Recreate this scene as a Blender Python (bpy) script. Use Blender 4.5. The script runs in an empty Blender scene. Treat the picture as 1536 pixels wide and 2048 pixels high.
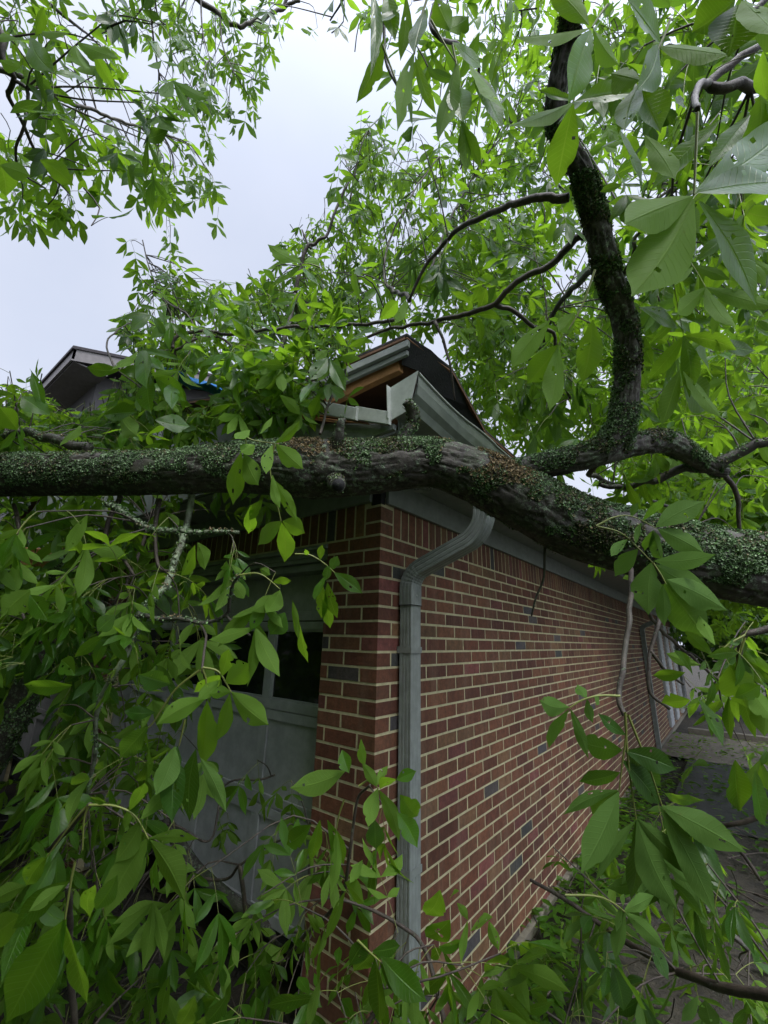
import bpy, math, random
import numpy as np
R_ = math.radians
rng = np.random.default_rng(7)
random.seed(7)

# ------------------------------------------------------------------ camera
W, H = 1536, 2048
CAM = np.array([1.2532, -1.5619, 1.6809]); YAW, PIT, ROL, FPX = -.669, .2895, .0251, 851.48
FW = np.array([math.sin(YAW)*math.cos(PIT), math.cos(YAW)*math.cos(PIT), math.sin(PIT)])
_rt = np.array([math.cos(YAW), -math.sin(YAW), 0]); _up = np.cross(_rt, FW)
RT = _rt*math.cos(ROL) + _up*math.sin(ROL); UP = -_rt*math.sin(ROL) + _up*math.cos(ROL)
sc = bpy.context.scene
cd = bpy.data.cameras.new('camera'); cam = bpy.data.objects.new('camera', cd); sc.collection.objects.link(cam)
from mathutils import Matrix, Vector
M = Matrix(((RT[0], UP[0], -FW[0], CAM[0]), (RT[1], UP[1], -FW[1], CAM[1]), (RT[2], UP[2], -FW[2], CAM[2]), (0, 0, 0, 1)))
cam.matrix_world = M
cd.sensor_fit = 'VERTICAL'; cd.sensor_height = 36; cd.lens = FPX/H*36
cd.clip_start = .02; cd.clip_end = 500
sc.camera = cam

# ------------------------------------------------------------------ sky + sun
SUN_EL, SUN_AZ = R_(60), R_(118)
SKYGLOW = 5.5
wd = bpy.data.worlds.new('World'); sc.world = wd; wd.use_nodes = True
nt = wd.node_tree; nt.nodes.clear()
N = lambda t, k: t.nodes.new(k)
sky = N(nt, 'ShaderNodeTexSky'); sky.sky_type = 'NISHITA'; sky.sun_disc = False
sky.sun_elevation = SUN_EL; sky.sun_rotation = SUN_AZ; sky.air_density = 1.5; sky.dust_density = 4
mixc = N(nt, 'ShaderNodeMix'); mixc.data_type = 'RGBA'
tc = N(nt, 'ShaderNodeTexCoord'); nz = N(nt, 'ShaderNodeTexNoise'); nz.inputs['Scale'].default_value = 1.6
nz.inputs['Detail'].default_value = 5
nt.links.new(tc.outputs['Generated'], nz.inputs['Vector'])
cr = N(nt, 'ShaderNodeValToRGB')
cr.color_ramp.elements[0].position = .3; cr.color_ramp.elements[0].color = (5.6, 6.15, 7.6, 1)
cr.color_ramp.elements[1].position = .7; cr.color_ramp.elements[1].color = (6.9, 7.3, 8.5, 1)
nt.links.new(nz.outputs['Fac'], cr.inputs['Fac'])
mixc.inputs[0].default_value = .9           # thick cloud layer in front of the clear sky
nt.links.new(sky.outputs[0], mixc.inputs[6]); nt.links.new(cr.outputs[0], mixc.inputs[7])
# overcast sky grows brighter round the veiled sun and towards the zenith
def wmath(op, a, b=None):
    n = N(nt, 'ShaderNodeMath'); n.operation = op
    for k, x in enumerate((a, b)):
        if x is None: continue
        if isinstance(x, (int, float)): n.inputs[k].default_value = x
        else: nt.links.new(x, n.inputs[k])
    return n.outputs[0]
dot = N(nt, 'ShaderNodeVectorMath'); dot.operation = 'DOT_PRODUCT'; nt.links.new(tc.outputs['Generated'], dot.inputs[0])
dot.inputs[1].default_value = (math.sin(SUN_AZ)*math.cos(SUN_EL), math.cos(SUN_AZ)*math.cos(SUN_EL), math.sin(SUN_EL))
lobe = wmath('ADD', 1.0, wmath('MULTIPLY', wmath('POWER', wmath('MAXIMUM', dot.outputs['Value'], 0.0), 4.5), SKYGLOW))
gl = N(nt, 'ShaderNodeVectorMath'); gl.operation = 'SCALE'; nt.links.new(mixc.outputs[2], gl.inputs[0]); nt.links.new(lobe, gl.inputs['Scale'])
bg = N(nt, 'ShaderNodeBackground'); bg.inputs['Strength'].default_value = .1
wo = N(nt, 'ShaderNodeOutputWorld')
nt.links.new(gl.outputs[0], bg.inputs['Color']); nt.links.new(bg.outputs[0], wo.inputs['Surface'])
sl = bpy.data.lights.new('sun', 'SUN'); sl.energy = 1.5; sl.angle = R_(18); sl.color = (1, .97, .92)
so = bpy.data.objects.new('sun', sl); sc.collection.objects.link(so)
sd = Vector((math.sin(SUN_AZ)*math.cos(SUN_EL), math.cos(SUN_AZ)*math.cos(SUN_EL), math.sin(SUN_EL)))
so.rotation_euler = sd.to_track_quat('Z', 'Y').to_euler()
sc.view_settings.view_transform = 'Standard'; sc.view_settings.look = 'None'
sc.view_settings.exposure = 0.32; sc.view_settings.gamma = 1
sc.render.engine = 'CYCLES'
sc.cycles.max_bounces = 6; sc.cycles.diffuse_bounces = 3; sc.cycles.glossy_bounces = 2
sc.cycles.transmission_bounces = 4; sc.cycles.transparent_max_bounces = 6; sc.cycles.use_denoising = True

# ------------------------------------------------------------------ helpers
def at(px, py, d):
    return CAM + (FW + RT*(px-768)/FPX + UP*(1024-py)/FPX)*d
def pj(p):
    v = np.asarray(p)-CAM; z = v@FW
    return 768+FPX*(v@RT)/z, 1024-FPX*(v@UP)/z, z
def nrm(v):
    v = np.asarray(v, float); return v/(np.linalg.norm(v, axis=-1, keepdims=True)+1e-9)
def link(o, parent=None):
    sc.collection.objects.link(o)
    if parent is not None: o.parent = parent
    return o
def empty(name, loc=(0, 0, 0)):
    o = bpy.data.objects.new(name, None); o.empty_display_size = .1
    o.location = loc; return link(o)
def tag(o, label=None, cat=None, group=None, kind=None):
    if label: o['label'] = label
    if cat: o['category'] = cat
    if group: o['group'] = group
    if kind: o['kind'] = kind
    return o
ORG = {}
def mesh_obj(name, co, quads=None, mats=(), parent=None, mi=None, attrs=None, uv=None, smooth=False, tris=None):
    """one mesh object from numpy arrays; coordinates are world coordinates, parents are handled"""
    me = bpy.data.meshes.new(name)
    co = np.asarray(co, np.float32).reshape(-1, 3)
    if parent is not None:
        off = np.array(parent_world(parent), np.float32); co = co-off
    nq = 0 if quads is None else len(quads); ntr = 0 if tris is None else len(tris)
    me.vertices.add(len(co)); me.vertices.foreach_set('co', co.ravel())
    li = []
    if nq: li.append(np.asarray(quads, np.int32).ravel())
    if ntr: li.append(np.asarray(tris, np.int32).ravel())
    li = np.concatenate(li)
    me.loops.add(len(li)); me.loops.foreach_set('vertex_index', li)
    me.polygons.add(nq+ntr)
    ls = np.concatenate([np.arange(nq)*4, nq*4+np.arange(ntr)*3]).astype(np.int32)
    me.polygons.foreach_set('loop_start', ls)
    me.polygons.foreach_set('use_smooth', np.full(nq+ntr, bool(smooth)))
    for m in mats: me.materials.append(m)
    if mi is not None: me.polygons.foreach_set('material_index', np.asarray(mi, np.int32))
    me.update(calc_edges=True)
    if uv is not None:
        l = me.uv_layers.new(name='UVMap'); l.data.foreach_set('uv', np.asarray(uv, np.float32)[li].ravel())
    if attrs:
        for k, v in attrs.items():
            v = np.asarray(v, np.float32)
            if v.ndim == 1:
                a = me.attributes.new(k, 'FLOAT', 'POINT'); a.data.foreach_set('value', v)
            else:
                a = me.attributes.new(k, 'FLOAT_COLOR', 'POINT'); a.data.foreach_set('color', np.c_[v, np.ones(len(v))].astype(np.float32).ravel())
    me.validate()
    o = bpy.data.objects.new(name, me)
    return link(o, parent)
def parent_world(p):
    v = np.zeros(3)
    while p is not None:
        v += np.array(p.location); p = p.parent
    return v

class MB:
    """collects boxes / quads / tubes in world coordinates"""
    def __init__(s): s.v = []; s.q = []; s.c = []; s.n = 0
    def add(s, v, q, col=None):
        v = np.asarray(v, float); s.v.append(v); s.q.append(np.asarray(q, int)+s.n)
        s.c.append(np.tile(np.array(col if col is not None else (1, 1, 1), float), (len(v), 1))); s.n += len(v); return s
    def box(s, x0, x1, y0, y1, z0, z1, col=None, jit=0):
        v = np.array([[x, y, z] for z in (z0, z1) for x, y in ((x0, y0), (x1, y0), (x1, y1), (x0, y1))], float)
        if jit: v += rng.normal(0, jit, v.shape)
        return s.add(v, [[3, 2, 1, 0], [4, 5, 6, 7], [0, 1, 5, 4], [1, 2, 6, 5], [2, 3, 7, 6], [3, 0, 4, 7]], col)
    def slab(s, P, n, th):
        """prism: polygon P (4 pts) extruded along n by th"""
        P = np.asarray(P, float); Q = P+np.asarray(n, float)*th
        return s.add(np.r_[P, Q], [[3, 2, 1, 0], [4, 5, 6, 7], [0, 1, 5, 4], [1, 2, 6, 5], [2, 3, 7, 6], [3, 0, 4, 7]])
    def build(s, name, mat, parent=None, smooth=False, bevel=0):
        o = mesh_obj(name, np.concatenate(s.v), np.concatenate(s.q), [mat], parent, attrs={'tint': np.concatenate(s.c)}, smooth=smooth)
        if bevel:
            b = o.modifiers.new('bevel', 'BEVEL'); b.width = bevel; b.segments = 2; b.limit_method = 'ANGLE'
        return o

# value noise -----------------------------------------------------
_tab = rng.random(4096)
def vnoise(p):
    p = np.asarray(p, float); i = np.floor(p).astype(np.int64); f = p-i; f = f*f*(3-2*f)
    def h(a, b, c): return _tab[(a*73856093 ^ b*19349663 ^ c*83492791) & 4095]
    x, y, z = i[..., 0], i[..., 1], i[..., 2]; u, v, w = f[..., 0], f[..., 1], f[..., 2]
    r = 0
    for dx in (0, 1):
        for dy in (0, 1):
            for dz in (0, 1):
                r = r+h(x+dx, y+dy, z+dz)*(u if dx else 1-u)*(v if dy else 1-v)*(w if dz else 1-w)
    return r
def fbm(p, o=4):
    r = 0; a = .5
    for k in range(o): r = r+a*vnoise(np.asarray(p)*2**k+17.3*k); a *= .5
    return r
def catmull(P, n):
    P = np.asarray(P, float); P = np.r_[[2*P[0]-P[1]], P, [2*P[-1]-P[-2]]]
    seg = len(P)-3; t = np.linspace(0, seg, n); k = np.minimum(t.astype(int), seg-1); u = (t-k)[:, None]
    a, b, c, d = P[k], P[k+1], P[k+2], P[k+3]
    return .5*((2*b)+(-a+c)*u+(2*a-5*b+4*c-d)*u*u+(-a+3*b-3*c+d)*u**3)
def frames(path):
    T = nrm(np.gradient(path, axis=0)); n = len(path)
    up = np.array([0, 0, 1.]) if abs(T[0][2]) < .9 else np.array([1., 0, 0])
    A = np.zeros_like(T); a = nrm(up-T[0]*(up@T[0]))
    for i in range(n):
        a = nrm(a-T[i]*(a@T[i])); A[i] = a
    return T, A, np.cross(T, A)
def tube(path, rad, ns=8, disp=None):
    """returns verts, quads, normals"""
    path = np.asarray(path, float); n = len(path); T, A, B = frames(path)
    th = np.linspace(0, 2*np.pi, ns, endpoint=False)
    nor = A[:, None]*np.cos(th)[None, :, None]+B[:, None]*np.sin(th)[None, :, None]
    rad = np.broadcast_to(np.asarray(rad, float), (n,))[:, None]*np.ones((1, ns))
    if disp is not None: rad = rad+disp(path, th, nor, rad)
    v = path[:, None]+nor*rad[..., None]
    i = np.arange(n-1)[:, None]; j = np.arange(ns)[None]; j2 = (j+1) % ns
    q = np.stack([i*ns+j, i*ns+j2, (i+1)*ns+j2, (i+1)*ns+j], -1).reshape(-1, 4)
    v = v.reshape(-1, 3)
    # caps as fans of degenerate-free quads: collapse to end point
    c0, c1 = len(v), len(v)+1
    v = np.r_[v, [path[0]-T[0]*rad[0, 0]*.2], [path[-1]+T[-1]*rad[-1, 0]*.2]]
    tr = np.r_[np.c_[np.full(ns, c0), (np.arange(ns)+1) % ns, np.arange(ns)],
               np.c_[np.full(ns, c1), (n-1)*ns+np.arange(ns), (n-1)*ns+(np.arange(ns)+1) % ns]]
    return v, q, tr, nor.reshape(-1, 3)

# ------------------------------------------------------------------ materials
def newmat(name):
    m = bpy.data.materials.new(name); m.use_nodes = True; t = m.node_tree; t.nodes.clear()
    o = N(t, 'ShaderNodeOutputMaterial'); p = N(t, 'ShaderNodeBsdfPrincipled'); t.links.new(p.outputs[0], o.inputs['Surface'])
    return m, t, p, o
def L(t, a, b): t.links.new(a, b)
def math_n(t, op, a, b=None, clamp=False):
    n = N(t, 'ShaderNodeMath'); n.operation = op; n.use_clamp = clamp
    for k, x in enumerate((a, b)):
        if x is None: continue
        if isinstance(x, (int, float)): n.inputs[k].default_value = x
        else: L(t, x, n.inputs[k])
    return n.outputs[0]
def mixrgb(t, fac, a, b, mode='MIX'):
    n = N(t, 'ShaderNodeMix'); n.data_type = 'RGBA'; n.blend_type = mode
    for k, x in ((0, fac), (6, a), (7, b)):
        if isinstance(x, (int, float)): n.inputs[k].default_value = x
        elif isinstance(x, tuple): n.inputs[k].default_value = (*x, 1)[:4]
        else: L(t, x, n.inputs[k])
    return n.outputs[2]
def noise(t, scale, detail=4, coord='Object', stretch=None, rough=.6):
    c = N(t, 'ShaderNodeTexCoord'); n = N(t, 'ShaderNodeTexNoise')
    n.inputs['Scale'].default_value = scale; n.inputs['Detail'].default_value = detail; n.inputs['Roughness'].default_value = rough
    v = c.outputs[coord]
    if stretch:
        mp = N(t, 'ShaderNodeMapping'); mp.inputs['Scale'].default_value = stretch; L(t, v, mp.inputs['Vector']); v = mp.outputs[0]
    L(t, v, n.inputs['Vector']); return n.outputs['Fac']
def ramp(t, x, stops):
    r = N(t, 'ShaderNodeValToRGB'); e = r.color_ramp.elements
    while len(e) < len(stops): e.new(.5)
    for k, (p, c) in enumerate(stops):
        e[k].position = p; e[k].color = (c, c, c, 1) if isinstance(c, (int, float)) else (*c, 1)
    L(t, x, r.inputs[0]); return r.outputs[0]
def bump(t, p, h, strength=.4, dist=.01):
    b = N(t, 'ShaderNodeBump'); b.inputs['Strength'].default_value = strength; b.inputs['Distance'].default_value = dist
    L(t, h, b.inputs['Height']); L(t, b.outputs[0], p.inputs['Normal']); return b
def simple(name, col, rough=.6, var=.25, scale=6, bmp=.2, dist=.004, streak=None, metallic=0, spec=.5):
    m, t, p, o = newmat(name)
    n = noise(t, scale, 6, stretch=streak)
    c = mixrgb(t, n, tuple(x*(1-var) for x in col), tuple(min(1, x*(1+var)) for x in col))
    d = ramp(t, noise(t, scale*3.7, 5), [(.35, 1.0), (.62, .78)])
    c = mixrgb(t, 1.0, c, d, 'MULTIPLY')
    L(t, c, p.inputs['Base Color']); p.inputs['Roughness'].default_value = rough; p.inputs['Metallic'].default_value = metallic
    p.inputs['Specular IOR Level'].default_value = spec
    bump(t, p, noise(t, scale*12, 3), bmp, dist); return m

def leaf_mat(name, top, under, trans, tw=.42):
    m, t, p, o = newmat(name)
    uvn = N(t, 'ShaderNodeUVMap'); sp = N(t, 'ShaderNodeSeparateXYZ'); L(t, uvn.outputs[0], sp.inputs[0])
    u, v = sp.outputs[0], sp.outputs[1]                       # u: -1..1 stored 0..1 ; v along
    au = math_n(t, 'ABSOLUTE', math_n(t, 'SUBTRACT', math_n(t, 'MULTIPLY', u, 2.0), 1.0))
    mid = ramp(t, au, [(0, 1.0), (.07, 0.0)])
    ph = math_n(t, 'ADD', math_n(t, 'SUBTRACT', v, math_n(t, 'MULTIPLY', au, .13)), math_n(t, 'MULTIPLY', noise(t, 14, 2), .09))
    sv = math_n(t, 'ABSOLUTE', math_n(t, 'SINE', math_n(t, 'MULTIPLY', ph, 46.0)))
    vein = ramp(t, sv, [(0, 1.0), (.24, 0.0)])
    lines = math_n(t, 'MAXIMUM', mid, math_n(t, 'MULTIPLY', vein, .5))
    at_ = N(t, 'ShaderNodeAttribute'); at_.attribute_name = 'var'; vv = at_.outputs['Fac']
    geo = N(t, 'ShaderNodeNewGeometry')
    nz = noise(t, 25, 3)
    tcol = mixrgb(t, vv, tuple(x*.55 for x in top), tuple(x*1.5 for x in top))
    tcol = mixrgb(t, ramp(t, nz, [(.35, 0.0), (.65, .8)]), tcol, tuple((top[0]*.9, top[1]*.7, top[2]*.8)))
    tcol = mixrgb(t, lines, tcol, (top[0]*2.6, top[1]*2.0, top[2]*2.2))
    ucol = mixrgb(t, vv, tuple(x*.75 for x in under), tuple(x*1.2 for x in under))
    ucol = mixrgb(t, lines, ucol, tuple(x*1.3 for x in under))
    col = mixrgb(t, geo.outputs['Backfacing'], tcol, ucol)
    spots = ramp(t, noise(t, 90, 2), [(.70, 0.0), (.76, 1.0)])
    col = mixrgb(t, math_n(t, 'MULTIPLY', spots, .35), col, (.09, .06, .02))
    L(t, col, p.inputs['Base Color'])
    rr = math_n(t, 'ADD', math_n(t, 'MULTIPLY', geo.outputs['Backfacing'], .25), math_n(t, 'ADD', math_n(t, 'MULTIPLY', nz, .3), .20))
    L(t, rr, p.inputs['Roughness']); p.inputs['Specular IOR Level'].default_value = .32
    L(t, math_n(t, 'SUBTRACT', .34, math_n(t, 'MULTIPLY', geo.outputs['Backfacing'], .24)), p.inputs['Specular IOR Level'])
    hgt = math_n(t, 'ADD', math_n(t, 'MULTIPLY', lines, -.7), math_n(t, 'MULTIPLY', nz, .5))
    bump(t, p, hgt, .5, .003)
    tr = N(t, 'ShaderNodeBsdfTranslucent')
    tv = mixrgb(t, vv, tuple(x*.7 for x in trans), tuple(min(1, x*1.25) for x in trans))
    tv = mixrgb(t, math_n(t, 'MULTIPLY', lines, .8), tv, (min(1, trans[0]*1.3), trans[1]*1.08, trans[2]*1.8)); L(t, tv, tr.inputs['Color'])
    ms = N(t, 'ShaderNodeMixShader'); ms.inputs[0].default_value = tw
    L(t, p.outputs[0], ms.inputs[1]); L(t, tr.outputs[0], ms.inputs[2]); L(t, ms.outputs[0], o.inputs['Surface'])
    return m
LEAF = leaf_mat('leaf_green', (.036, .108, .008), (.105, .195, .030), (.29, .54, .024), .42)
LEAF_OLD = leaf_mat('leaf_dark_green', (.025, .078, .009), (.072, .142, .028), (.17, .35, .024), .36)
def stem_mat():
    m, t, p, o = newmat('leaf_stalk'); p.inputs['Base Color'].default_value = (.17, .20, .045, 1); p.inputs['Roughness'].default_value = .45; return m
STALK = stem_mat()
def bark_mat(name, dark=(.022, .018, .015), light=(.085, .075, .062), lich=(.20, .27, .17), amt=.5, twig=False):
    m, t, p, o = newmat(name)
    a = noise(t, 30, 8, rough=.7); b = noise(t, 9, 4)
    c = mixrgb(t, ramp(t, a, [(.35, 0.0), (.65, 1.0)]), dark, light)
    msk = ramp(t, noise(t, 55, 5, rough=.75), [(.62-.2*amt, 0.0), (.70-.2*amt, 1.0)])
    msk2 = math_n(t, 'MULTIPLY', msk, ramp(t, b, [(.38, 0.0), (.58, 1.0)]))
    c = mixrgb(t, msk2, c, lich)
    moss = ramp(t, noise(t, 7, 5), [(.52, 0.0), (.66, 1.0)])
    c = mixrgb(t, math_n(t, 'MULTIPLY', moss, .6*min(1, amt*2)), c, (.035, .06, .014))
    L(t, c, p.inputs['Base Color']); p.inputs['Roughness'].default_value = .72 if not twig else .6
    bump(t, p, math_n(t, 'ADD', a, math_n(t, 'MULTIPLY', msk2, .5)), .8, .006); return m
BARK = bark_mat('bark_lichened'); BARK2 = bark_mat('bark_branch', amt=.35, twig=True)
TWIG = bark_mat('bark_twig', (.03, .022, .018), (.09, .07, .055), (.16, .21, .13), .15, True)
LICHTWIG = bark_mat('bark_lichen_covered', (.05, .05, .035), (.12, .13, .09), (.30, .38, .24), 1.0, True)
def tint_mat(name, rough=.75, bstr=.5, bscale=90, stretch=None, dist=.004, mott=.35, sc1=14):
    m, t, p, o = newmat(name)
    a = N(t, 'ShaderNodeAttribute'); a.attribute_name = 'tint'
    n1 = noise(t, sc1, 5, stretch=stretch); n2 = noise(t, bscale, 5, stretch=stretch, rough=.65)
    c = mixrgb(t, 1.0, a.outputs['Color'], ramp(t, n1, [(.3, 1-mott), (.7, 1+mott*.6)]), 'MULTIPLY')
    c = mixrgb(t, 1.0, c, ramp(t, n2, [(.3, .75), (.7, 1.2)]), 'MULTIPLY')
    if name == 'brick_clay':
        st = noise(t, 9, 4, stretch=(1, 1, .16), rough=.7); c = mixrgb(t, math_n(t, 'MULTIPLY', ramp(t, st, [(.5, 0.0), (.72, 1.0)]), .28), c, (.27, .19, .13))
        gr = noise(t, 1.7, 4); c = mixrgb(t, 1.0, c, ramp(t, gr, [(.35, .78), (.6, 1.1)]), 'MULTIPLY')
    L(t, c, p.inputs['Base Color']); p.inputs['Roughness'].default_value = rough
    bump(t, p, n2, bstr, dist); return m
BRICK = tint_mat('brick_clay', .75, .6, 60, (1, 1, 1), .003, .30, 26)
MORTAR = simple('mortar_buff', (.52, .48, .29), .95, .28, 8, .4, .004)
LICHEN = tint_mat('lichen_flakes', .9, .6, 300, None, .002, .3, 60)
TRIM = simple('trim_grey_green_shaded', (.225, .245, .228), .5, .12, 5, .15, .002, (1, 1, 5))  # grey-green paint, base colour darkened to carry the shade under the soffit
TRIMW = simple('trim_paint_pale', (.40, .43, .395), .5, .14, 7, .25, .002)
DOORP = simple('door_paint_grey', (.42, .43, .44), .45, .10, 4, .12, .002)
GUTM = simple('gutter_aluminium', (.20, .225, .20), .38, .12, 5, .08, .002)
SPOUT = simple('downspout_aluminium', (.25, .275, .26), .42, .10, 6, .08, .002, (1, 1, .3))
CONC = simple('concrete_foundation', (.20, .18, .14), .9, .35, 8, .6, .004)
BLACK = simple('felt_black', (.012, .012, .013), .85, .3, 12, .6, .004)
SHING = simple('shingle_dark', (.045, .040, .042), .9, .4, 14, .9, .006)
WOOD = simple('wood_raw_orange', (.42, .20, .075), .7, .35, 5, .7, .004, (1, 8, 8))
PLY = simple('plywood_brown', (.16, .075, .035), .75, .35, 4, .5, .003, (6, 1, 6))
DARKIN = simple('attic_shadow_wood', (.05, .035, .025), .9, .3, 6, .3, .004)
TARP = simple('tarp_blue', (.02, .22, .65), .4, .15, 9, .6, .01)
HOUSEW = simple('house_siding_grey', (.06, .055, .055), .7, .1, 3, .1, .002)
HOUSET = simple('house_trim_taupe', (.17, .155, .15), .6, .1, 4, .1, .002)
WHITEP = simple('shutter_grey_white', (.42, .44, .45), .5, .08, 4, .1, .002)
SPLINT = simple('splintered_heartwood', (.62, .33, .14), .75, .4, 9, .9, .006, (9, 9, 1.2))
def glass_mat():
    m, t, p, o = newmat('window_glass_dark'); p.inputs['Base Color'].default_value = (.012, .014, .015, 1)
    p.inputs['Roughness'].default_value = .06; p.inputs['Specular IOR Level'].default_value = .6
    bump(t, p, noise(t, 2.5, 2), .05, .02); return m
GLASS = glass_mat()
def ground_mat():
    m, t, p, o = newmat('ground_soil_litter')
    c = ramp(t, noise(t, 9, 8, rough=.7), [(.3, (.012, .011, .008)), (.55, (.035, .03, .02)), (.8, (.07, .06, .04))])
    L(t, c, p.inputs['Base Color']); p.inputs['Roughness'].default_value = .9; bump(t, p, noise(t, 40, 6), .9, .03); return m
GROUND = ground_mat()
ASPH = simple('asphalt_wet', (.040, .039, .042), .45, .3, 3, .8, .006)
WALK = simple('concrete_walk', (.20, .17, .14), .8, .25, 3, .6, .005)

# ------------------------------------------------------------------ leaves
PT = np.array([0, .04, .14, .3, .46, .6, .72, .82, .90, .96, 1]); PW = np.array([.04, .14, .40, .75, .97, 1, .84, .55, .26, .09, .012])
class Leaves:
    """collects leaflets; build() makes one mesh"""
    def __init__(s): s.v = []; s.q = []; s.uv = []; s.var = []; s.mi = []; s.n = 0
    def _push(s, v, q, uv, var, mi):
        s.v.append(v); s.q.append(q+s.n); s.uv.append(uv); s.var.append(var); s.mi.append(np.full(len(q), mi)); s.n += len(v)
    def leaflets(s, base, dr, nor, Ln, Wd, nt=7, ns=4, bend=.25, var=None, serr=False, holes=0, wav=.04, mi=0, fold=.18, twist=None):
        base = np.atleast_2d(base).astype(float); K = len(base); dr = nrm(np.broadcast_to(dr, (K, 3))); nor = np.broadcast_to(nor, (K, 3))
        side = nrm(np.cross(nor, dr)); nor = nrm(np.cross(dr, side))
        Ln = np.broadcast_to(Ln, (K,)).astype(float); Wd = np.broadcast_to(Wd, (K,)).astype(float)
        bend = np.broadcast_to(bend, (K,)); fold = np.broadcast_to(fold, (K,))
        tw = rng.normal(0, .35, K) if twist is None else np.broadcast_to(twist, (K,))
        t = np.linspace(0, 1, nt+1); s_ = np.linspace(-1, 1, ns+1)
        w = np.interp(t, PT, PW)
        tt, ss = np.meshgrid(t, s_, indexing='ij')
        wv = w[:, None]*np.ones_like(ss)
        ph = rng.random(K)*6.28; ws = rng.uniform(.92, 1.08, K)
        X = np.broadcast_to(tt, (K, nt+1, ns+1))*Ln[:, None, None]
        wk = np.broadcast_to(wv, X.shape).copy()
        if serr:
            k = np.arange(K)[:, None, None]
            saw = ((tt*24+0*k) % 1.0)
            wk = wk*(1-.045*saw*(np.abs(ss) > .9))
            # chewed margins
            for kk in range(K):
                for _ in range(rng.poisson(.7)):
                    t0 = rng.uniform(.25, .85); sd_ = rng.choice([-1, 1]); amp = rng.uniform(.1, .4)
                    wk[kk] *= 1-amp*np.exp(-((tt-t0)/.035)**2)*((ss*sd_) > .3)
        Y = ss[None]*wk*Wd[:, None, None]*.5
        ab = np.abs(ss)[None]*wk
        Z = ab*Wd[:, None, None]*.5*fold[:, None, None]
        Z = Z+np.sin(tt[None]*11+ph[:, None, None]+ss[None]*2)*ab*wav*Ln[:, None, None]*.45
        Z = Z-bend[:, None, None]*Ln[:, None, None]*tt[None]**2
        X = X*(1-.35*np.abs(bend[:, None, None])*tt[None]**2)
        # side curve + twist
        Yc = (np.sin(ph)*.05)[:, None, None]*Ln[:, None, None]*np.sin(tt[None]*3.1)
        ct, st = np.cos(tw[:, None, None]*tt[None]), np.sin(tw[:, None, None]*tt[None])
        Y2 = Y*ct-0*st+Yc; Z2 = Z+Y*st
        P = base[:, None, None]+dr[:, None, None]*X[..., None]+side[:, None, None]*Y2[..., None]+nor[:, None, None]*Z2[..., None]
        i = np.arange(nt)[:, None]; j = np.arange(ns)[None]; m = ns+1
        q1 = np.stack([i*m+j, (i+1)*m+j, (i+1)*m+j+1, i*m+j+1], -1).reshape(-1, 4)
        q = (q1[None]+(np.arange(K)*(nt+1)*m)[:, None, None])
        if holes:
            keep = np.ones((K, nt*ns), bool); ci = (np.repeat(np.arange(nt), ns)+.5)/nt; cj = np.tile(np.arange(ns)+.5, nt)/ns
            for kk in range(K):
                for _ in range(rng.poisson(holes)):
                    a, b = rng.uniform(.2, .85), rng.uniform(.12, .88); r = rng.uniform(.015, .04)
                    keep[kk] &= ((ci-a)**2+((cj-b)*.4)**2) > r*r
            q = q[keep]
        q = q.reshape(-1, 4)
        uv = np.broadcast_to(np.stack([(ss+1)/2, tt], -1), (K, nt+1, m, 2)).reshape(-1, 2)
        if var is None: var = np.clip(rng.normal(.5, .22, K), 0, 1)
        var = np.repeat(np.broadcast_to(var, (K,)), (nt+1)*m)
        s._push(P.reshape(-1, 3), q, uv, var, mi)
    def stalk(s, pts, r0, r1, ns=4, mi=1):
        pts = np.asarray(pts, float); v, q, tr, _ = tube(pts, np.linspace(r0, r1, len(pts)), ns)
        v = v[:-2]
        s._push(v, q, np.zeros((len(v), 2)), np.full(len(v), .5), mi)
    def compound(s, base, d, up, Lf, nt=7, ns=4, droop=.5, wr=.30, **kw):
        """a hickory leaf: stalk, small lower pair, large upper pair and terminal leaflet"""
        d = nrm(d); Rl = Lf*rng.uniform(.75, 1.15); G = np.array([0, 0, -1.])
        pts = [np.array(base, float)]; dd = d.copy(); nseg = 5
        for k in range(nseg):
            dd = nrm(dd+G*droop*.22); pts.append(pts[-1]+dd*Rl/nseg)
        s.stalk(pts, .0012, .0008, 3)
        e = dd; n0 = up-e*(up@e); n0 = nrm(n0); sd = np.cross(n0, e)
        B, D, NN, LL = [], [], [], []
        def addl(p, ang, sc_, dr_):
            v = nrm(e*math.cos(ang)+sd*math.sin(ang)+G*dr_+rng.normal(0, .12, 3)); B.append(p); D.append(v)
            NN.append(nrm(n0+rng.normal(0, .28, 3))); LL.append(Lf*sc_*rng.uniform(.88, 1.12))
        g = rng.uniform(.1, .5)*droop
        addl(pts[-1], rng.normal(0, .12), 1.0, g)
        a = rng.uniform(.75, 1.15)
        addl(pts[-1], a, .93, g); addl(pts[-1], -a, .93, g)
        if rng.random() < .85:
            a = rng.uniform(.9, 1.3); addl(pts[3], a, .58, g); addl(pts[3], -a, .58, g)
        LL = np.array(LL)
        s.leaflets(np.array(B), np.array(D), np.array(NN), LL, LL*wr*rng.uniform(.85, 1.1, len(LL)), nt, ns,
                   bend=rng.uniform(-.05, .35, len(LL)), var=np.clip(rng.normal(.5, .2)+rng.normal(0, .08, len(LL)), 0, 1), **kw)
    def build(s, name, mats, parent):
        if not s.v: return None
        return mesh_obj(name, np.concatenate(s.v), np.concatenate(s.q), mats, parent, mi=np.concatenate(s.mi),
                        attrs={'var': np.concatenate(s.var)}, uv=np.concatenate(s.uv), smooth=True)

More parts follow.
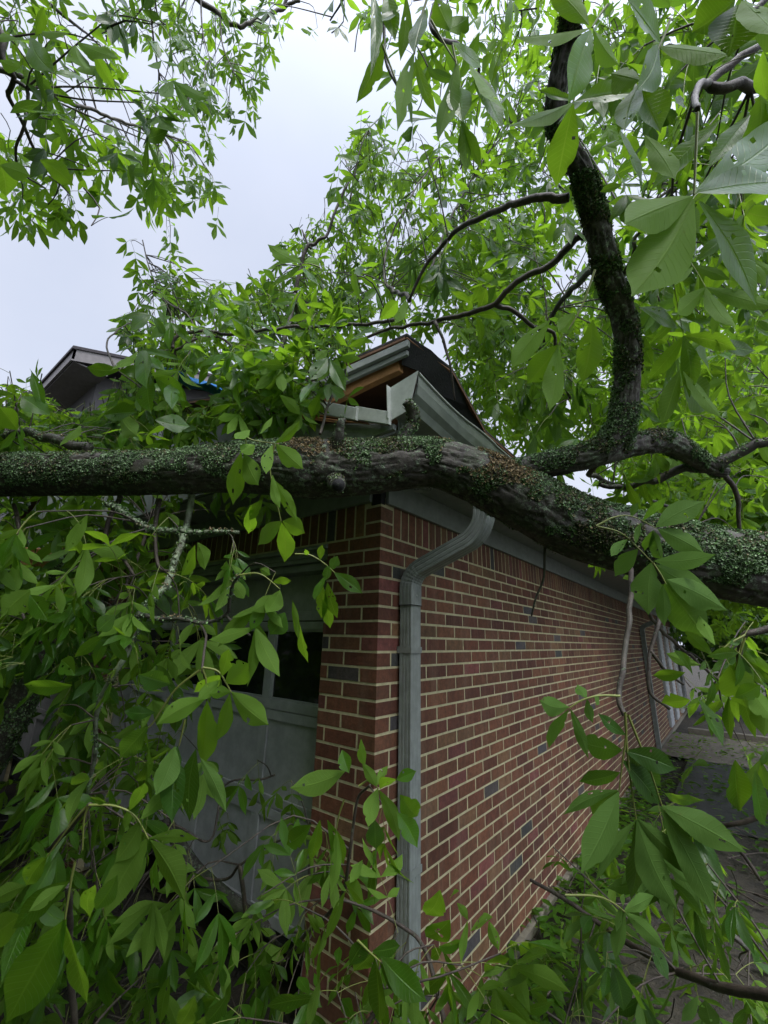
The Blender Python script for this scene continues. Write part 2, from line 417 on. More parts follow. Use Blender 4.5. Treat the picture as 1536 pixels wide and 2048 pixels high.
# ------------------------------------------------------------------ ground
def sheet(name, x0, x1, y0, y1, z, mat, n=60, amp=0.0):
    xs = np.linspace(x0, x1, n+1); ys = np.linspace(y0, y1, n+1); X, Y = np.meshgrid(xs, ys, indexing='ij')
    Z = np.full_like(X, z)
    if amp: Z = Z+(fbm(np.stack([X*1.3, Y*1.3, X*0], -1))-.5)*amp
    i = np.arange(n)[:, None]; j = np.arange(n)[None]; m = n+1
    q = np.stack([i*m+j, (i+1)*m+j, (i+1)*m+j+1, i*m+j+1], -1).reshape(-1, 4)
    return mesh_obj(name, np.stack([X, Y, Z], -1), q, [mat])
tag(sheet('ground', -150, 150, -150, 150, -.03, GROUND, 4), kind='structure')
tag(sheet('soil', -14, 8, -6, 4.2, .0, GROUND, 160, .07), kind='structure')
tag(sheet('path', .45, 5.0, 4.2, 7.2, .012, ASPH, 4), kind='structure')
tag(sheet('pavement', .05, 5.0, 7.2, 9.6, .016, WALK, 4), kind='structure')
kb = MB().box(.3, 6, 9.6, 9.75, 0, .12); tag(kb.build('kerb', CONC, bevel=.01), kind='structure')

# ------------------------------------------------------------------ garage
G = empty('brick_garage', (0, 0, 0))
tag(G, 'red brick garage with grey doors and a torn open roof corner under the fallen trunk', 'garage')
c = .0677; TOPZ = 2.30
reds = [(.148, .056, .029), (.126, .044, .024), (.165, .068, .034), (.140, .059, .032), (.105, .036, .022)]
tans = [(.19, .100, .048), (.165, .085, .042)]; greys = [(.068, .062, .064), (.055, .056, .052), (.08, .066, .062)]; pink = [(.17, .055, .045)]
def bcol():
    r = rng.random(); p = reds if r < .80 else tans if r < .91 else pink if r < .96 else greys
    return np.array(p[rng.integers(len(p))])*rng.uniform(.78, 1.15)
J = .0115
DX0, DX1 = -.354, -2.75           # first door opening
PX = -3.16; D2 = -5.55; XL = -6.1
br = MB(); REC = .0016
def brick_x(x0, x1, z0, z1, y=0., dep=.09, col=None):   # on front face
    br.box(x0, x1, y+rng.normal(0, .0004), y+dep, z0, z1, bcol() if col is None else col, .0003)
def brick_y(y0, y1, z0, z1, x=0., dep=.09, col=None):
    br.box(x-dep, x+rng.normal(0, .0004), y0, y1, z0, z1, bcol() if col is None else col, .0003)
Lb = .2032
YEND = 14.2
for i in range(2, 36):
    z1 = TOPZ-i*c-J/2; z0 = TOPZ-(i+1)*c+J/2
    even = (i % 2 == 0)      # even rows: stretcher shows on front, header on the side
    col = bcol()
    if even:
        br.box(-Lb+J/2, 0, 0, .1016-J/2, z0, z1, col, .0006); ys = .1016; fx = -Lb
    else:
        br.box(-.1016+J/2, 0, 0, Lb-J/2, z0, z1, col, .0006); ys = Lb; fx = -.1016
    if even and rng.random() < .5: pass
    y = ys
    while y < YEND:
        brick_y(y+J/2, min(y+Lb, YEND)-J/2, z0, z1); y += Lb
    # right pillar on front
    x = fx
    while x > DX0+.01:
        x2 = max(x-Lb, DX0)
        if x-x2 > .03: brick_x(x2+J/2 if x2 > DX0 else x2, x-J/2, z0, z1)
        x = x2
    for (a, b) in ((DX1, PX), (D2, XL)):
        x = a; first = even
        while x > b+.01:
            x2 = max(x-(Lb if not first else .1016), b); first = False
            if x-x2 > .03: brick_x(x2+J/2, x-J/2, z0, z1)
            x = x2
# jambs returning into the door openings
for i in range(2, 36):
    z1 = TOPZ-i*c-J/2; z0 = TOPZ-(i+1)*c+J/2
    br.box(DX0-.0004, DX0+.09, .09+J, .2, z0, z1, bcol(), .0006)
# soldier course along both faces + two stacked corner bricks
z1 = TOPZ-J/2+.012; z0 = TOPZ-2*c+J/2
zc = TOPZ-c
br.box(-.1016+J/2, 0, 0, .1016-J/2, z0, zc-J/2, bcol(), .0006); br.box(-.1016+J/2, 0, 0, .1016-J/2, zc+J/2, z1, bcol(), .0006)
y = .1016
while y < YEND: brick_y(y+J/2, y+c-J/2, z0, z1+.05); y += c
x = -.1016
while x > XL: brick_x(x-c+J/2, x-J/2, z0, z1+.05); x -= c
br.build('brickwork', BRICK, G)
mo = MB()
mo.box(-.2, -REC, REC, YEND, .0, 2.36)
mo.box(DX0+REC*.7, -.2, REC, .2, .0, 2.36)
mo.box(PX+.004, DX1-.004, REC, .2, .0, 2.36); mo.box(XL, D2-.004, REC, .2, 0, 2.36)
mo.box(XL, DX0+REC*.7, REC, .1, TOPZ-2*c-.004, 2.36)
mo.build('mortar', MORTAR, G)
MB().box(-.2, .035, -.0, YEND, -.1, .028).box(DX0, -.0, -.025, .2, -.1, .028).build('foundation', CONC, G, bevel=.006)
# lintel + casing over each door
for k, (a, b) in enumerate(((DX0, DX1), (PX, D2))):
    cs = MB()
    cs.box(b, a, .02, .14, 2.075, TOPZ-2*c-.006).box(b, a, .0-.012, .022, 2.135, TOPZ-2*c-.008)
    cs.box(b, a, .04, .15, 2.03, 2.073).box(b, a, .012, .03, 2.10, 2.135)
    cs.build('door_casing', TRIM, G, bevel=.003)
    MB().box(b+.001, b+.035, .055, .15, .03, 2.03).build('door_jamb', TRIM, G, bevel=.002); MB().box(a-.035, a-.001, .105, .15, .03, 2.03).build('door_jamb', TRIM, G, bevel=.002)
    dw = (a-b-.0)/4; zb, zt = .30, 2.06
    door = MB(); sh = (zt-zb+.13)/4
    # four sections; second from the top is glazed
    tops = [2.19, 1.765, 1.275, .80]; bots = [1.772, 1.28, .807, .315]
    D = None
    glassmb = MB()
    for s_, (t1, b1) in enumerate(zip(tops, bots)):
        t1 = min(t1, 2.12)
        y0 = .15
        if s_ == 1:
            door.box(b, a, y0, y0+.04, t1-.045, t1).box(b, a, y0, y0+.04, b1, b1+.05)
            for q in range(5):
                xc = a-q*dw; w = .035
                door.box(max(b, xc-w), min(a, xc+w), y0+.001, y0+.039, b1+.05, t1-.045)
            for q in range(4):
                glassmb.box(a-(q+1)*dw+.036, a-q*dw-.036, y0+.018, y0+.024, b1+.051, t1-.046)
                x0_, x1_ = a-(q+1)*dw+.035, a-q*dw-.035
                door.box(x0_, x1_, y0+.008, y0+.018, b1+.05, b1+.062).box(x0_, x1_, y0+.008, y0+.018, t1-.057, t1-.045)
                door.box(x0_, x0_+.01, y0+.008, y0+.018, b1+.062, t1-.057).box(x1_-.01, x1_, y0+.008, y0+.018, b1+.062, t1-.057)
        else:
            door.box(b, a, y0+.014, y0+.04, b1, t1)                    # recessed field
            door.box(b, a, y0, y0+.013, t1-.05, t1).box(b, a, y0, y0+.013, b1, b1+.05)
            for q in range(5):
                xc = a-q*dw
                door.box(max(b, xc-.035), min(a, xc+.035), y0+.001, y0+.013, b1+.05, t1-.05)
    DO = door.build('garage_door', DOORP, G, bevel=.002)
    glassmb.build('window_pane', GLASS, DO)
    MB().box(b, a, .16, .19, .275, .313).build('weather_seal', BLACK, DO)
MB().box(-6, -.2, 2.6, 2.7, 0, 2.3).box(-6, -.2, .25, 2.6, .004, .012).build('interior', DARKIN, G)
# frieze, soffit, fascia
SZ = 2.462; EX = .345; FY = -.36
fz = MB()
fz.box(.002, .024, .03, YEND, 2.325, SZ); fz.build('side_frieze', TRIM, G, bevel=.002)
MB().box(XL, -.055, -.024, -.001, 2.335, SZ).build('front_frieze', TRIM, G, bevel=.002)
MB().box(-.06, .0, -.004, .03, 2.32, SZ).build('corner_gap', BLACK, G)
so_ = MB().box(.024, EX, FY+.02, YEND, SZ, SZ+.012).box(XL, .024, FY+.02, -.0245, SZ, SZ+.012).build('soffit', TRIM, G)
# round soffit vent
vm = MB()
for r_, h in ((.052, .006), (.036, .010), (.018, .014)):
    th = np.linspace(0, 2*np.pi, 40); path = np.stack([.075+r_*np.cos(th), .255+r_*np.sin(th), np.full(40, SZ-.004)], -1)
    v, q, tr, _ = tube(path, .0042, 6); vm.add(v, q)
vm.build('soffit_vent', TRIMW, G, smooth=True)
# right fascia and gutter (K profile swept along the eave, its front end bent up)
MB().box(EX, EX+.02, FY+.02, YEND, SZ-.01, SZ+.145).build('side_fascia', TRIM, G, bevel=.002)
prof = np.array([(.012, .125), (.012, .0), (.085, .0), (.098, .030), (.118, .050), (.128, .085), (.130, .125), (.122, .128), (.118, .118), (.122, .085), (.108, .052), (.090, .036), (.080, .006), (.016, .006), (.016, .125)])
ysg = np.r_[np.linspace(-.385, .3, 24), np.linspace(.35, YEND, 60)]
co = []
for k, y in enumerate(ysg):
    lift = .045*max(0, (-.05-y)/.335)**1.5; ang = R_(10)*max(0, (.0-y)/.385)
    p_ = prof.copy(); p_[:, 1] += .008*math.sin(y*9)*(y < .3)*(p_[:, 1] > .1)
    xx = EX+.008+p_[:, 0]*math.cos(ang)-p_[:, 1]*math.sin(ang)*.4; zz = SZ+.022+p_[:, 1]*math.cos(ang)+p_[:, 0]*math.sin(ang)*1.2+lift*.3
    co.append(np.stack([xx, np.full(len(xx), y), zz], -1))
co = np.array(co); n_, m_ = co.shape[:2]
i = np.arange(n_-1)[:, None]; j = np.arange(m_)[None]; j2 = (j+1) % m_
gq = np.stack([i*m_+j, i*m_+j2, (i+1)*m_+j2, (i+1)*m_+j], -1).reshape(-1, 4)
GU = mesh_obj('gutter', co, gq, [GUTM], G)
# end cap, a crimped plate at the front of the gutter
cap = MB(); e = co[0]
cp = [e[0]+(-.012, -.004, .012), e[1]+(-.012, -.004, -.008), e[2]+(.0, -.004, -.006), e[6]+(.004, -.004, .012)]
cap.slab(cp, (0, -1, 0), .004)
cap.slab([e[0]+(-.014, -.03, .014), e[1]+(-.014, -.03, -.008), e[1]+(-.014, 0, -.008), e[0]+(-.014, 0, .014)], (1, 0, 0), .003)
cap.build('end_cap', TRIMW, GU)
lp = np.array([co[k][6]+np.array([.002, 0, .006]) for k in range(n_)]); v, q, tr, _ = tube(lp, .006, 6); MB().add(v, q).build('rolled_lip', TRIMW, GU)
# downspouts
def rect_tube(path, a, b, ridges=True):
    """rectangular swept tube with two pressed ribs per face; a along A axis, b along B axis"""
    path = np.asarray(path, float); n = len(path); T = nrm(np.gradient(path, axis=0))
    Y = np.array([0, 1., 0]); out = []
    pr = []
    def face(p0, p1, nx):
        for u in (0, .14, .2, .26, .42, .48, .54, .74, .8, .86):
            d_ = -.003 if u in (.2, .48, .8) else 0
            pr.append((p0[0]+(p1[0]-p0[0])*u+nx[0]*d_, p0[1]+(p1[1]-p0[1])*u+nx[1]*d_))
    face((-1, -1), (1, -1), (0, -20)); face((1, -1), (1, 1), (20, 0)); face((1, 1), (-1, 1), (0, 20)); face((-1, 1), (-1, -1), (-20, 0))
    pr = np.array(pr)
    for k in range(n):
        t = T[k]; B = nrm(Y-t*(Y@t)); A = np.cross(B, t)
        out.append(path[k]+A*(pr[:, :1]*a/2)+B*(pr[:, 1:]*b/2))
    v = np.concatenate(out); m = len(pr); i = np.arange(n-1)[:, None]; j = np.arange(m)[None]; j2 = (j+1) % m
    q = np.stack([i*m+j, i*m+j2, (i+1)*m+j2, (i+1)*m+j], -1).reshape(-1, 4)
    return v, q
def downspout(y0, zt=2.03, fine=True):
    xc = .046
    v, q = rect_tube([(xc, y0, z) for z in (.06, .6, 1.2, 1.86)], .064, .083)
    o = MB().add(v, q); S = o.build('downspout', SPOUT, G)
    # upper sleeve, elbow with crimps, offset run, top elbow
    pth = [(xc, y0, 1.84), (xc, y0, 1.93)]
    for k in range(1, 13):
        a = R_(66)*k/12; pth.append((xc+.10*(1-math.cos(a)), y0+.012*k/12, 1.93+.10*math.sin(a)))
    p = np.array(pth[-1]); dr_ = nrm(np.array([math.sin(R_(66)), .10, math.cos(R_(66))]))
    for k in range(1, 4): pth.append(tuple(p+dr_*.27*k/3))
    p = np.array(pth[-1])
    for k in range(1, 9):
        a = R_(66)*(1-k/8); d2 = nrm(np.array([math.sin(a), .05, math.cos(a)])); p = p+d2*.022; pth.append(tuple(p))
    pth.append(tuple(p+np.array([0, 0, .05])))
    pth = np.array(pth); v, q = rect_tube(pth, .070, .088); m = 40
    el = v.reshape(len(pth), m, 3)
    for k in range(3, 13, 1):
        if k % 2: el[k] = pth[k]+(el[k]-pth[k])*.955
    o = MB().add(el.reshape(-1, 3), q).build('elbow', SPOUT, S)
    cb = MB(); zz = 1.84; cb.box(xc-.038, xc+.038, y0-.047, y0+.047, zz-.0015, zz+.0015)
    cb.build('sleeve_seam', BLACK, S)
    MB().box(xc+.0362, xc+.0395, y0-.004, y0+.004, 1.883, 1.891).build('screw', TRIMW, S)
    for zz in (.75, 1.62):
        MB().box(.001, xc+.036, y0-.0455, y0-.0435, zz, zz+.028).box(xc+.0345, xc+.0365, y0-.0435, y0+.0455, zz, zz+.028).build('strap', SPOUT, S)
    return S
downspout(.192)
S2 = downspout(7.45)
# far grey shutters and their brick piers
for y0 in (9.55, 10.75, 12.1, 13.3):
    s = MB().box(.0, .05, y0, y0+.55, .1, 2.15)
    for k in range(16): s.box(.05, .058, y0+.05, y0+.5, .2+k*.12, .28+k*.12)
    s.build('shutter', WHITEP, G, bevel=.003)
# gable front: boards under the rake, lifted roof deck
PI_ = .31
def rz(x): return SZ+.03+(EX-x)*PI_
gb = MB()
XM = -3.0
P = [(EX+.01, FY, SZ-.004), (XM, FY, SZ-.004), (XM, FY, rz(XM)), (EX+.01, FY, SZ+.02)]
gb.slab([P[3], P[2], P[1], P[0]], (0, -1, 0), .02); gb.build('gable_board', TRIM, G, bevel=.002)
MB().slab([(XM, FY, rz(XM)), (-6.6, FY, SZ), (-6.6, FY, SZ-.004), (XM, FY, SZ-.004)], (0, -1, 0), .02).build('gable_board', TRIM, G)
# the loose rake board sprung off the gable
lb = MB()
def board(p0, p1, h0, h1, th=.02, y=FY-.03):
    p0, p1 = np.array(p0, float), np.array(p1, float)
    return [p0+(0, 0, h0), p1+(0, 0, h1), p1, p0]
def ply(px, py, y):
    r = FW+RT*(px-768)/FPX+UP*(1024-py)/FPX; return CAM+r*(y-CAM[1])/r[1]
lb.slab([ply(783, 826, -.395), ply(716, 815, -.40), ply(712, 841, -.40), ply(783, 852, -.395)], (0, -1, 0), .016); lb.build('loose_rake_board', TRIMW, G, bevel=.002)
lb = MB(); lb.slab([ply(719, 818, -.412), ply(586, 793, -.44), ply(592, 821, -.44), ply(716, 843, -.412)], (0, -1, 0), .016); lb.build('loose_rake_board', TRIMW, G, bevel=.002)
MB().slab([ply(592, 790, -.41), ply(584, 788, -.41), ply(566, 830, -.40), ply(576, 830, -.40)], (0, -1, 0), .02).build('split_trim', WOOD, G)
for (x0_, y0_, x1_, y1_, w_) in ((600, 826, 775, 851, 5), (590, 832, 740, 850, 4), (612, 822, 700, 838, 6), (640, 830, 760, 848, 3), (605, 838, 690, 848, 3)):
    MB().slab([ply(x1_, y1_-1, -.385), ply(x0_, y0_-w_, -.385), ply(x0_, y0_, -.385), ply(x1_, y1_, -.385)], (0, -1, 0), .008).build('splinter', WOOD, G)
# roof deck: lifted front corner
A = np.array([.385, -.40, 2.955]); B = np.array([-.46, -.42, 2.985]); Cc = np.array([.42, 1.15, SZ+.18]); Dd = np.array([-1.6, -.42, rz(-1.6)+.12])
# exact targets from the sight lines of the roof edge
A = at(814, 676, 1.93); B = at(590, 775, 1.90); E1 = at(905, 745, 2.13); Cc = at(972, 868, 2.35)
ridge_y0 = np.array([XM, -.42, rz(XM)+.15]); ridge_y1 = np.array([XM, YEND, rz(XM)+.15])
ev1 = np.array([.43, YEND, SZ+.17]); Dm = np.array([-1.5, -.44, 3.17])
def roof_layer(dz, th, name, mat, inset=0.0, front=None):
    ms = MB(); up_ = np.array([0, 0, 1.])
    def g(p): return np.array(p)+up_*dz
    a, b, e_, c_, d_ = g(A), g(B), g(E1), g(Cc), g(Dm)
    i1 = g((-1.2, 1.3, rz(-1.2)+.15)); r0, r1, e1 = g(ridge_y0), g(ridge_y1), g(ev1)
    m1 = g((-.35, .55, 3.06))
    for quad in ([a, e_, m1, b], [e_, c_, i1, m1], [b, m1, i1, d_], [c_, e1, r1, i1], [d_, i1, r1, r0]):
        ms.slab(quad, (0, 0, 1), th)
    ls = [g(ridge_y0), g(ridge_y1), g((-6.6, YEND, SZ+.15)), g((-6.6, -.42, SZ+.15))]
    ms.slab(ls, (0, 0, 1), th)
    return ms.build(name, mat, G)
roof_layer(0.0, .012, 'roof_deck', PLY)
ro = roof_layer(.0145, .012, 'roof_shingles', SHING)
# front fascia still nailed to the lifted deck, wood sub-fascia behind
def rail(p0, p1, drop0, drop1, off, th, name, mat, ofs=(0, 0, 0)):
    p0, p1 = np.array(p0)+ofs, np.array(p1)+ofs
    q = [p0, p1, p1-(0, 0, drop1), p0-(0, 0, drop0)]
    return MB().slab(q, off, th).build(name, mat, G, bevel=.002)
dAB = nrm(B-A); back = np.array([0, 1., 0])
rail(A-dAB*.0, B, .034, .040, back, .02, 'front_fascia', TRIM, (0, .005, -.003))
rail(A+dAB*.02, B, .026, .034, back, .018, 'front_fascia_board', TRIM, (0, .03, -.033))
rail(A+dAB*.06, B, .085, .10, back, .035, 'sub_fascia', WOOD, (-.02, .06, -.012))
rail(A+dAB*.1+(0, .34, 0), B+(0, .34, 0), .07, .07, back, .04, 'rafter_end', PLY, (0, .06, -.02))
# torn felt and drip edge down the right side of the lifted corner
fe = MB(); pts = [A+(-.0, -.01, .012), at(862, 700, 2.02), E1+(0, 0, .01), at(945, 815, 2.28), Cc]
inn = [A+(-.05, .03, -.10), at(845, 745, 2.02), at(880, 790, 2.13), at(915, 822, 2.25), at(962, 872, 2.36)]
for k in range(4): fe.slab([pts[k], pts[k+1], inn[k+1], inn[k]], (-.7, .5, 0), .006)
fe.build('torn_felt', BLACK, G)
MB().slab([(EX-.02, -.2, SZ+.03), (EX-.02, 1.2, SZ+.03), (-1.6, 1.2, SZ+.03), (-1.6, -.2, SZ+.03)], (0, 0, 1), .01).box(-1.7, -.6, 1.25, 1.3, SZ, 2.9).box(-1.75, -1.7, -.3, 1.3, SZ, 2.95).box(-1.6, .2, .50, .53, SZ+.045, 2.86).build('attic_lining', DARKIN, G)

# ------------------------------------------------------------------ house behind on the left
Hh = empty('house', (-6, 0, 0)); tag(Hh, 'grey two-storey house whose roof corner rises above the leaves', 'house')
hc = np.array([-6., -.16, 5.85]); s4 = .33; RY = 4.2
hr = MB()
def roofp(x, y): return np.array([x, y, hc[2]+(y-hc[1])*s4])
hr.slab([roofp(-6, hc[1]-.03), roofp(-12, hc[1]-.03), roofp(-12, RY), roofp(-6, RY)][::-1], (0, 0, 1), .05)
b_ = roofp(0, RY)[2]; hr.slab([(-6, RY, b_), (-12, RY, b_), (-12, 2*RY+.2, hc[2]), (-6, 2*RY+.2, hc[2])][::-1], (0, 0, 1), .05)
hr.build('roof', SHING, Hh)
hf = MB(); P0, P1 = roofp(-6.02, hc[1]), roofp(-6.02, RY)
hf.slab([P0-(0, 0, .004), P1-(0, 0, .004), P1-(0, 0, .2), P0-(0, 0, .2)], (-1, 0, 0), .03)
P2 = roofp(-12, hc[1]); hf.slab([P0-(0, 0, .004), P2-(0, 0, .004), P2-(0, 0, .17), P0-(0, 0, .17)], (0, 1, 0), .03)
hf.build('fascia', HOUSET, Hh)
MB().slab([(-6.06, hc[1]+.04, 5.66), (-12, hc[1]+.04, 5.66), (-12, .35, 5.66), (-6.06, .35, 5.66)], (0, 0, 1), .02).build('soffit', HOUSET, Hh)
MB().box(-12, -6.4, .32, 8, 0, 5.66).slab([(-6.4, .32, 5.66), (-6.4, RY, 5.66), (-6.4, RY, b_-.1), (-6.4, .32, 5.76)], (-1, 0, 0), .05).build('wall', HOUSEW, Hh)

# blue tarp on the garage roof
r_ = FW+RT*(398-768)/FPX+UP*(1024-766)/FPX
tpos = at(398, 768, 2.35)
tx, ty = np.meshgrid(np.linspace(-.16, .16, 9), np.linspace(-.10, .10, 7), indexing='ij')
tz = .03*np.sin(tx*20)*np.cos(ty*24)+.05*(fbm(np.stack([tx*9, ty*9, tx*0], -1))-.5)
v = tpos+np.stack([tx*.8-ty*.1, ty+tx*.5, tz-tx*.3], -1)
i = np.arange(8)[:, None]; j = np.arange(6)[None]
tq = np.stack([i*7+j, (i+1)*7+j, (i+1)*7+j+1, i*7+j+1], -1).reshape(-1, 4)
to = mesh_obj('tarp', v, tq, [TARP], smooth=True); sm = to.modifiers.new('solid', 'SOLIDIFY'); sm.thickness = .004
tag(to, 'small crumpled piece of bright blue tarp among leaves above the garage roof', 'tarp')


# ------------------------------------------------------------------ trees
def P3(pts): return np.array([at(*p) for p in pts])
def bark_tube(name, pts, r, mat, parent, ns=10, n=None, rough=.12, fine=False):
    """pts: 3-D control points, r: radii at them"""
    pts = np.asarray(pts, float); ln = np.linalg.norm(np.diff(pts, axis=0), axis=1).sum()
    n = n or max(8, int(ln/.02)); path = catmull(pts, n)
    rad = np.interp(np.linspace(0, 1, n), np.linspace(0, 1, len(pts)), r)
    path = path+(fbm(path*14)[:, None]-.5)*np.array([1, -1, 1])*np.where(rad[:, None] < .016, 3.6, 1.6)*rad[:, None]*(0 if fine else 1)
    def disp(p, th, nor, rd):
        q = p[:, None]+nor*rd[..., None]
        k = (fbm(q*np.array([1, 1, 1])*(18 if fine else 60), 3)-.45)*rd*rough*2
        if fine:
            T = frames(p)[0]; along = np.cumsum(np.r_[0, np.linalg.norm(np.diff(p, axis=0), axis=1)])
            u = np.stack([np.cos(th)[None]*7+0*along[:, None], np.sin(th)[None]*7+0*along[:, None], along[:, None]*9+0*th[None]], -1)
            rid = np.abs(fbm(u*1.0, 4)-.47)*2
            k = k*.8-np.exp(-(rid/.09)**2)*.0065+(fbm(q*90, 3)-.5)*.004
        return k
    v, q, tr, nr = tube(path, rad, ns, disp)
    o = mesh_obj(name, v, q, [mat], parent, tris=tr, smooth=True)
    return o, path, rad, v, nr

def lichen(name, v, nr, parent, count, rsz=(.003, .008), palette=None, top=.0, seed=1, cov=.36, tanpts=()):
    """thousands of small cupped lichen flakes sitting on the bark"""
    v = v[:len(nr)]; p = v[rng.integers(0, len(v), count*3)*0+rng.integers(0, len(v), count*3)]
    idx = rng.integers(0, len(v), count*4); p = v[idx]; n = nrm(nr[idx])
    m = fbm(p*16, 3)+.10*n[:, 2]-.02
    keep = (m > cov) & (n[:, 2] > -.75+top); idx = idx[keep][:count]; p = v[idx]; n = nrm(nr[idx]); K = len(p)
    p = p+rng.normal(0, .0025, (K, 3))
    n = nrm(n+rng.normal(0, .30, (K, 3))); a = nrm(np.cross(n, rng.normal(0, 1, (K, 3)))); b = np.cross(n, a)
    S = 6; th = np.linspace(0, 2*np.pi, S, endpoint=False); rr = rng.uniform(*rsz, K)[:, None]*rng.uniform(.6, 1.25, (K, S))
    rim = p[:, None]+a[:, None]*(np.cos(th)[None]*rr)[..., None]+b[:, None]*(np.sin(th)[None]*rr)[..., None]+n[:, None]*(rng.uniform(.001, .0055, (K, S)))[..., None]
    co = np.concatenate([p[:, None]+n[:, None]*.0008, rim], 1).reshape(-1, 3)
    k0 = (np.arange(K)*(S+1))[:, None]; j = np.arange(S)[None]
    tr = np.stack([k0+0*j, k0+1+j, k0+1+(j+1) % S], -1).reshape(-1, 3)
    pal = np.array(palette if palette is not None else [(.26, .38, .20), (.19, .32, .13), (.34, .44, .27), (.10, .19, .045), (.30, .26, .16), (.08, .11, .025), (.15, .13, .09)])
    z1 = fbm(p*5+9, 2); z2 = fbm(p*11+31, 3)
    ci = np.clip((z2*1.6-.35+rng.normal(0, .16, K))*len(pal), 0, len(pal)-1).astype(int)
    col = pal[ci]*rng.uniform(.65, 1.2, (K, 1))
    tan = (z1 > .52) & (n[:, 2] > .15) & (rng.random(K) < .6)
    for tp_ in tanpts: tan |= (np.linalg.norm(p-tp_, axis=1) < rng.uniform(.02, .11, K)) & (n[:, 2] > -.35)
    col[tan] = np.array([.42, .32, .18])*rng.uniform(.45, 1.15, (tan.sum(), 1))*np.array([1, 1, 1])
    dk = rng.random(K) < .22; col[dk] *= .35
    low = n[:, 2] < -.2; col[low] *= np.array([.55, .65, .5])  # underside shade put into the colour of flakes that face down
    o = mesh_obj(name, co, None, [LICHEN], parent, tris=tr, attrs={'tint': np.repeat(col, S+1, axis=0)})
    return tag(o, kind='stuff')

T1 = empty('fallen_hickory_tree', tuple(at(1600, 1150, 1.4)*np.array([1, 1, 0])))
tag(T1, 'fallen hickory tree whose thick lichen-covered trunk lies across the garage corner', 'tree')
trunk_px = [(-220, 955, 1.86), (-60, 952, 1.76), (60, 950, 1.70), (200, 948, 1.64), (340, 945, 1.59), (480, 935, 1.55), (620, 938, 1.52), (740, 935, 1.50),
            (860, 926, 1.48), (950, 952, 1.45), (1050, 1000, 1.42), (1150, 1052, 1.40), (1250, 1082, 1.38), (1360, 1108, 1.36), (1460, 1130, 1.34), (1560, 1145, 1.32), (1750, 1170, 1.30)]
trad = [.088, .088, .086, .084, .083, .092, .108, .096, .084, .092, .102, .104, .104, .108, .112, .114, .118]
to_, tp, tr_, tv, tn = bark_tube('trunk', P3(trunk_px), trad, BARK, T1, ns=110, n=620, rough=.05, fine=True)
lichen('lichen', tv, tn, to_, 110000, (.0013, .0042), cov=.385, tanpts=[at(640, 893, 1.43), at(600, 885, 1.44), at(985, 918, 1.38), at(1030, 935, 1.36), at(940, 915, 1.40)])
# limb
limb_px = [(985, 965, 1.45), (1060, 938, 1.42), (1140, 920, 1.40), (1200, 902, 1.39), (1238, 860, 1.38), (1252, 790, 1.38), (1256, 710, 1.37), (1245, 630, 1.36),
           (1220, 560, 1.35), (1203, 490, 1.33), (1186, 420, 1.31), (1165, 350, 1.29), (1132, 290, 1.27), (1112, 235, 1.25), (1116, 170, 1.22), (1135, 80, 1.18), (1148, -60, 1.12)]
lrad = [.052, .044, .043, .046, .044, .039, .037, .037, .040, .037, .035, .034, .033, .031, .030, .028, .026]
lo, lpth, lr_, lv, ln_ = bark_tube('limb', P3(limb_px), lrad, BARK, T1, ns=56, n=360, rough=.08, fine=True)
lichen('lichen', lv, ln_, lo, 26000, (.0014, .0040), cov=.40)
side_px = [(1195, 905, 1.39), (1260, 890, 1.42), (1330, 884, 1.45), (1375, 905, 1.47), (1412, 930, 1.48), (1450, 945, 1.5)]
so2, sp_, sr_, sv_, sn_ = bark_tube('limb', P3(side_px), [.046, .042, .040, .034, .028, .02], BARK, T1, ns=40, n=140, rough=.08, fine=True)
lichen('lichen', sv_, sn_, so2, 9000, (.0014, .0038), cov=.40)
# knots, stubs
def stub(name, pts, r, mat=BARK, ns=24, fl=400, n=40):
    o, p, rr, v, nr = bark_tube(name, P3(pts), r, mat, T1, ns=ns, n=n, rough=.14)
    if fl: lichen('lichen', v, nr, o, fl, (.0018, .0045), cov=.44)
    return o
stub('broken_stub', [(672, 905, 1.46), (676, 878, 1.44), (682, 848, 1.43), (690, 838, 1.43)], [.030, .021, .013, .006], fl=260)
stub('sawn_knot', [(670, 960, 1.45), (674, 966, 1.37), (677, 970, 1.33)], [.034, .028, .021], mat=BARK, fl=150)
kn = MB()
kp = at(677, 970, 1.327); v, q, tr, _ = tube([kp, kp-FW*.012, kp-FW*.016], [.020, .017, .004], 28); kn.add(v[:-2], q); kn.build('sawn_knot', BLACK, T1, smooth=True)
stub('broken_stub', [(800, 905, 1.50), (812, 868, 1.50), (826, 842, 1.50), (824, 818, 1.49), (812, 803, 1.48)], [.022, .021, .021, .018, .016], fl=500, n=60)

BR = []      # (tree, object, path)
def branch(tree, px, r0, r1, mat=TWIG, name='branch', ns=9, lich=0):
    pts = P3(px); n = len(pts); r = np.linspace(r0, r1, n)
    o, p, rr, v, nr = bark_tube(name, pts, r, mat, tree, ns=ns)
    if lich: lichen('lichen', v, nr, o, lich, (.0016, .004), cov=.40)
    BR.append((tree, o, p)); return o
BR.append((T1, to_, tp)); BR.append((T1, lo, lpth)); BR.append((T1, so2, sp_))
B1 = lambda px, a, b, **k: branch(T1, px, a, b, **k)
B1([(1420, 935, 1.48), (1480, 905, 1.44), (1540, 880, 1.40), (1700, 830, 1.3)], .020, .012, mat=BARK2, ns=16, lich=300)
B1([(1440, 940, 1.49), (1360, 940, 1.52), (1300, 956, 1.55), (1250, 975, 1.6), (1200, 965, 1.65)], .018, .008, mat=BARK2, lich=200)
B1([(1450, 945, 1.5), (1475, 990, 1.5), (1480, 1040, 1.5), (1478, 1100, 1.52)], .010, .005)
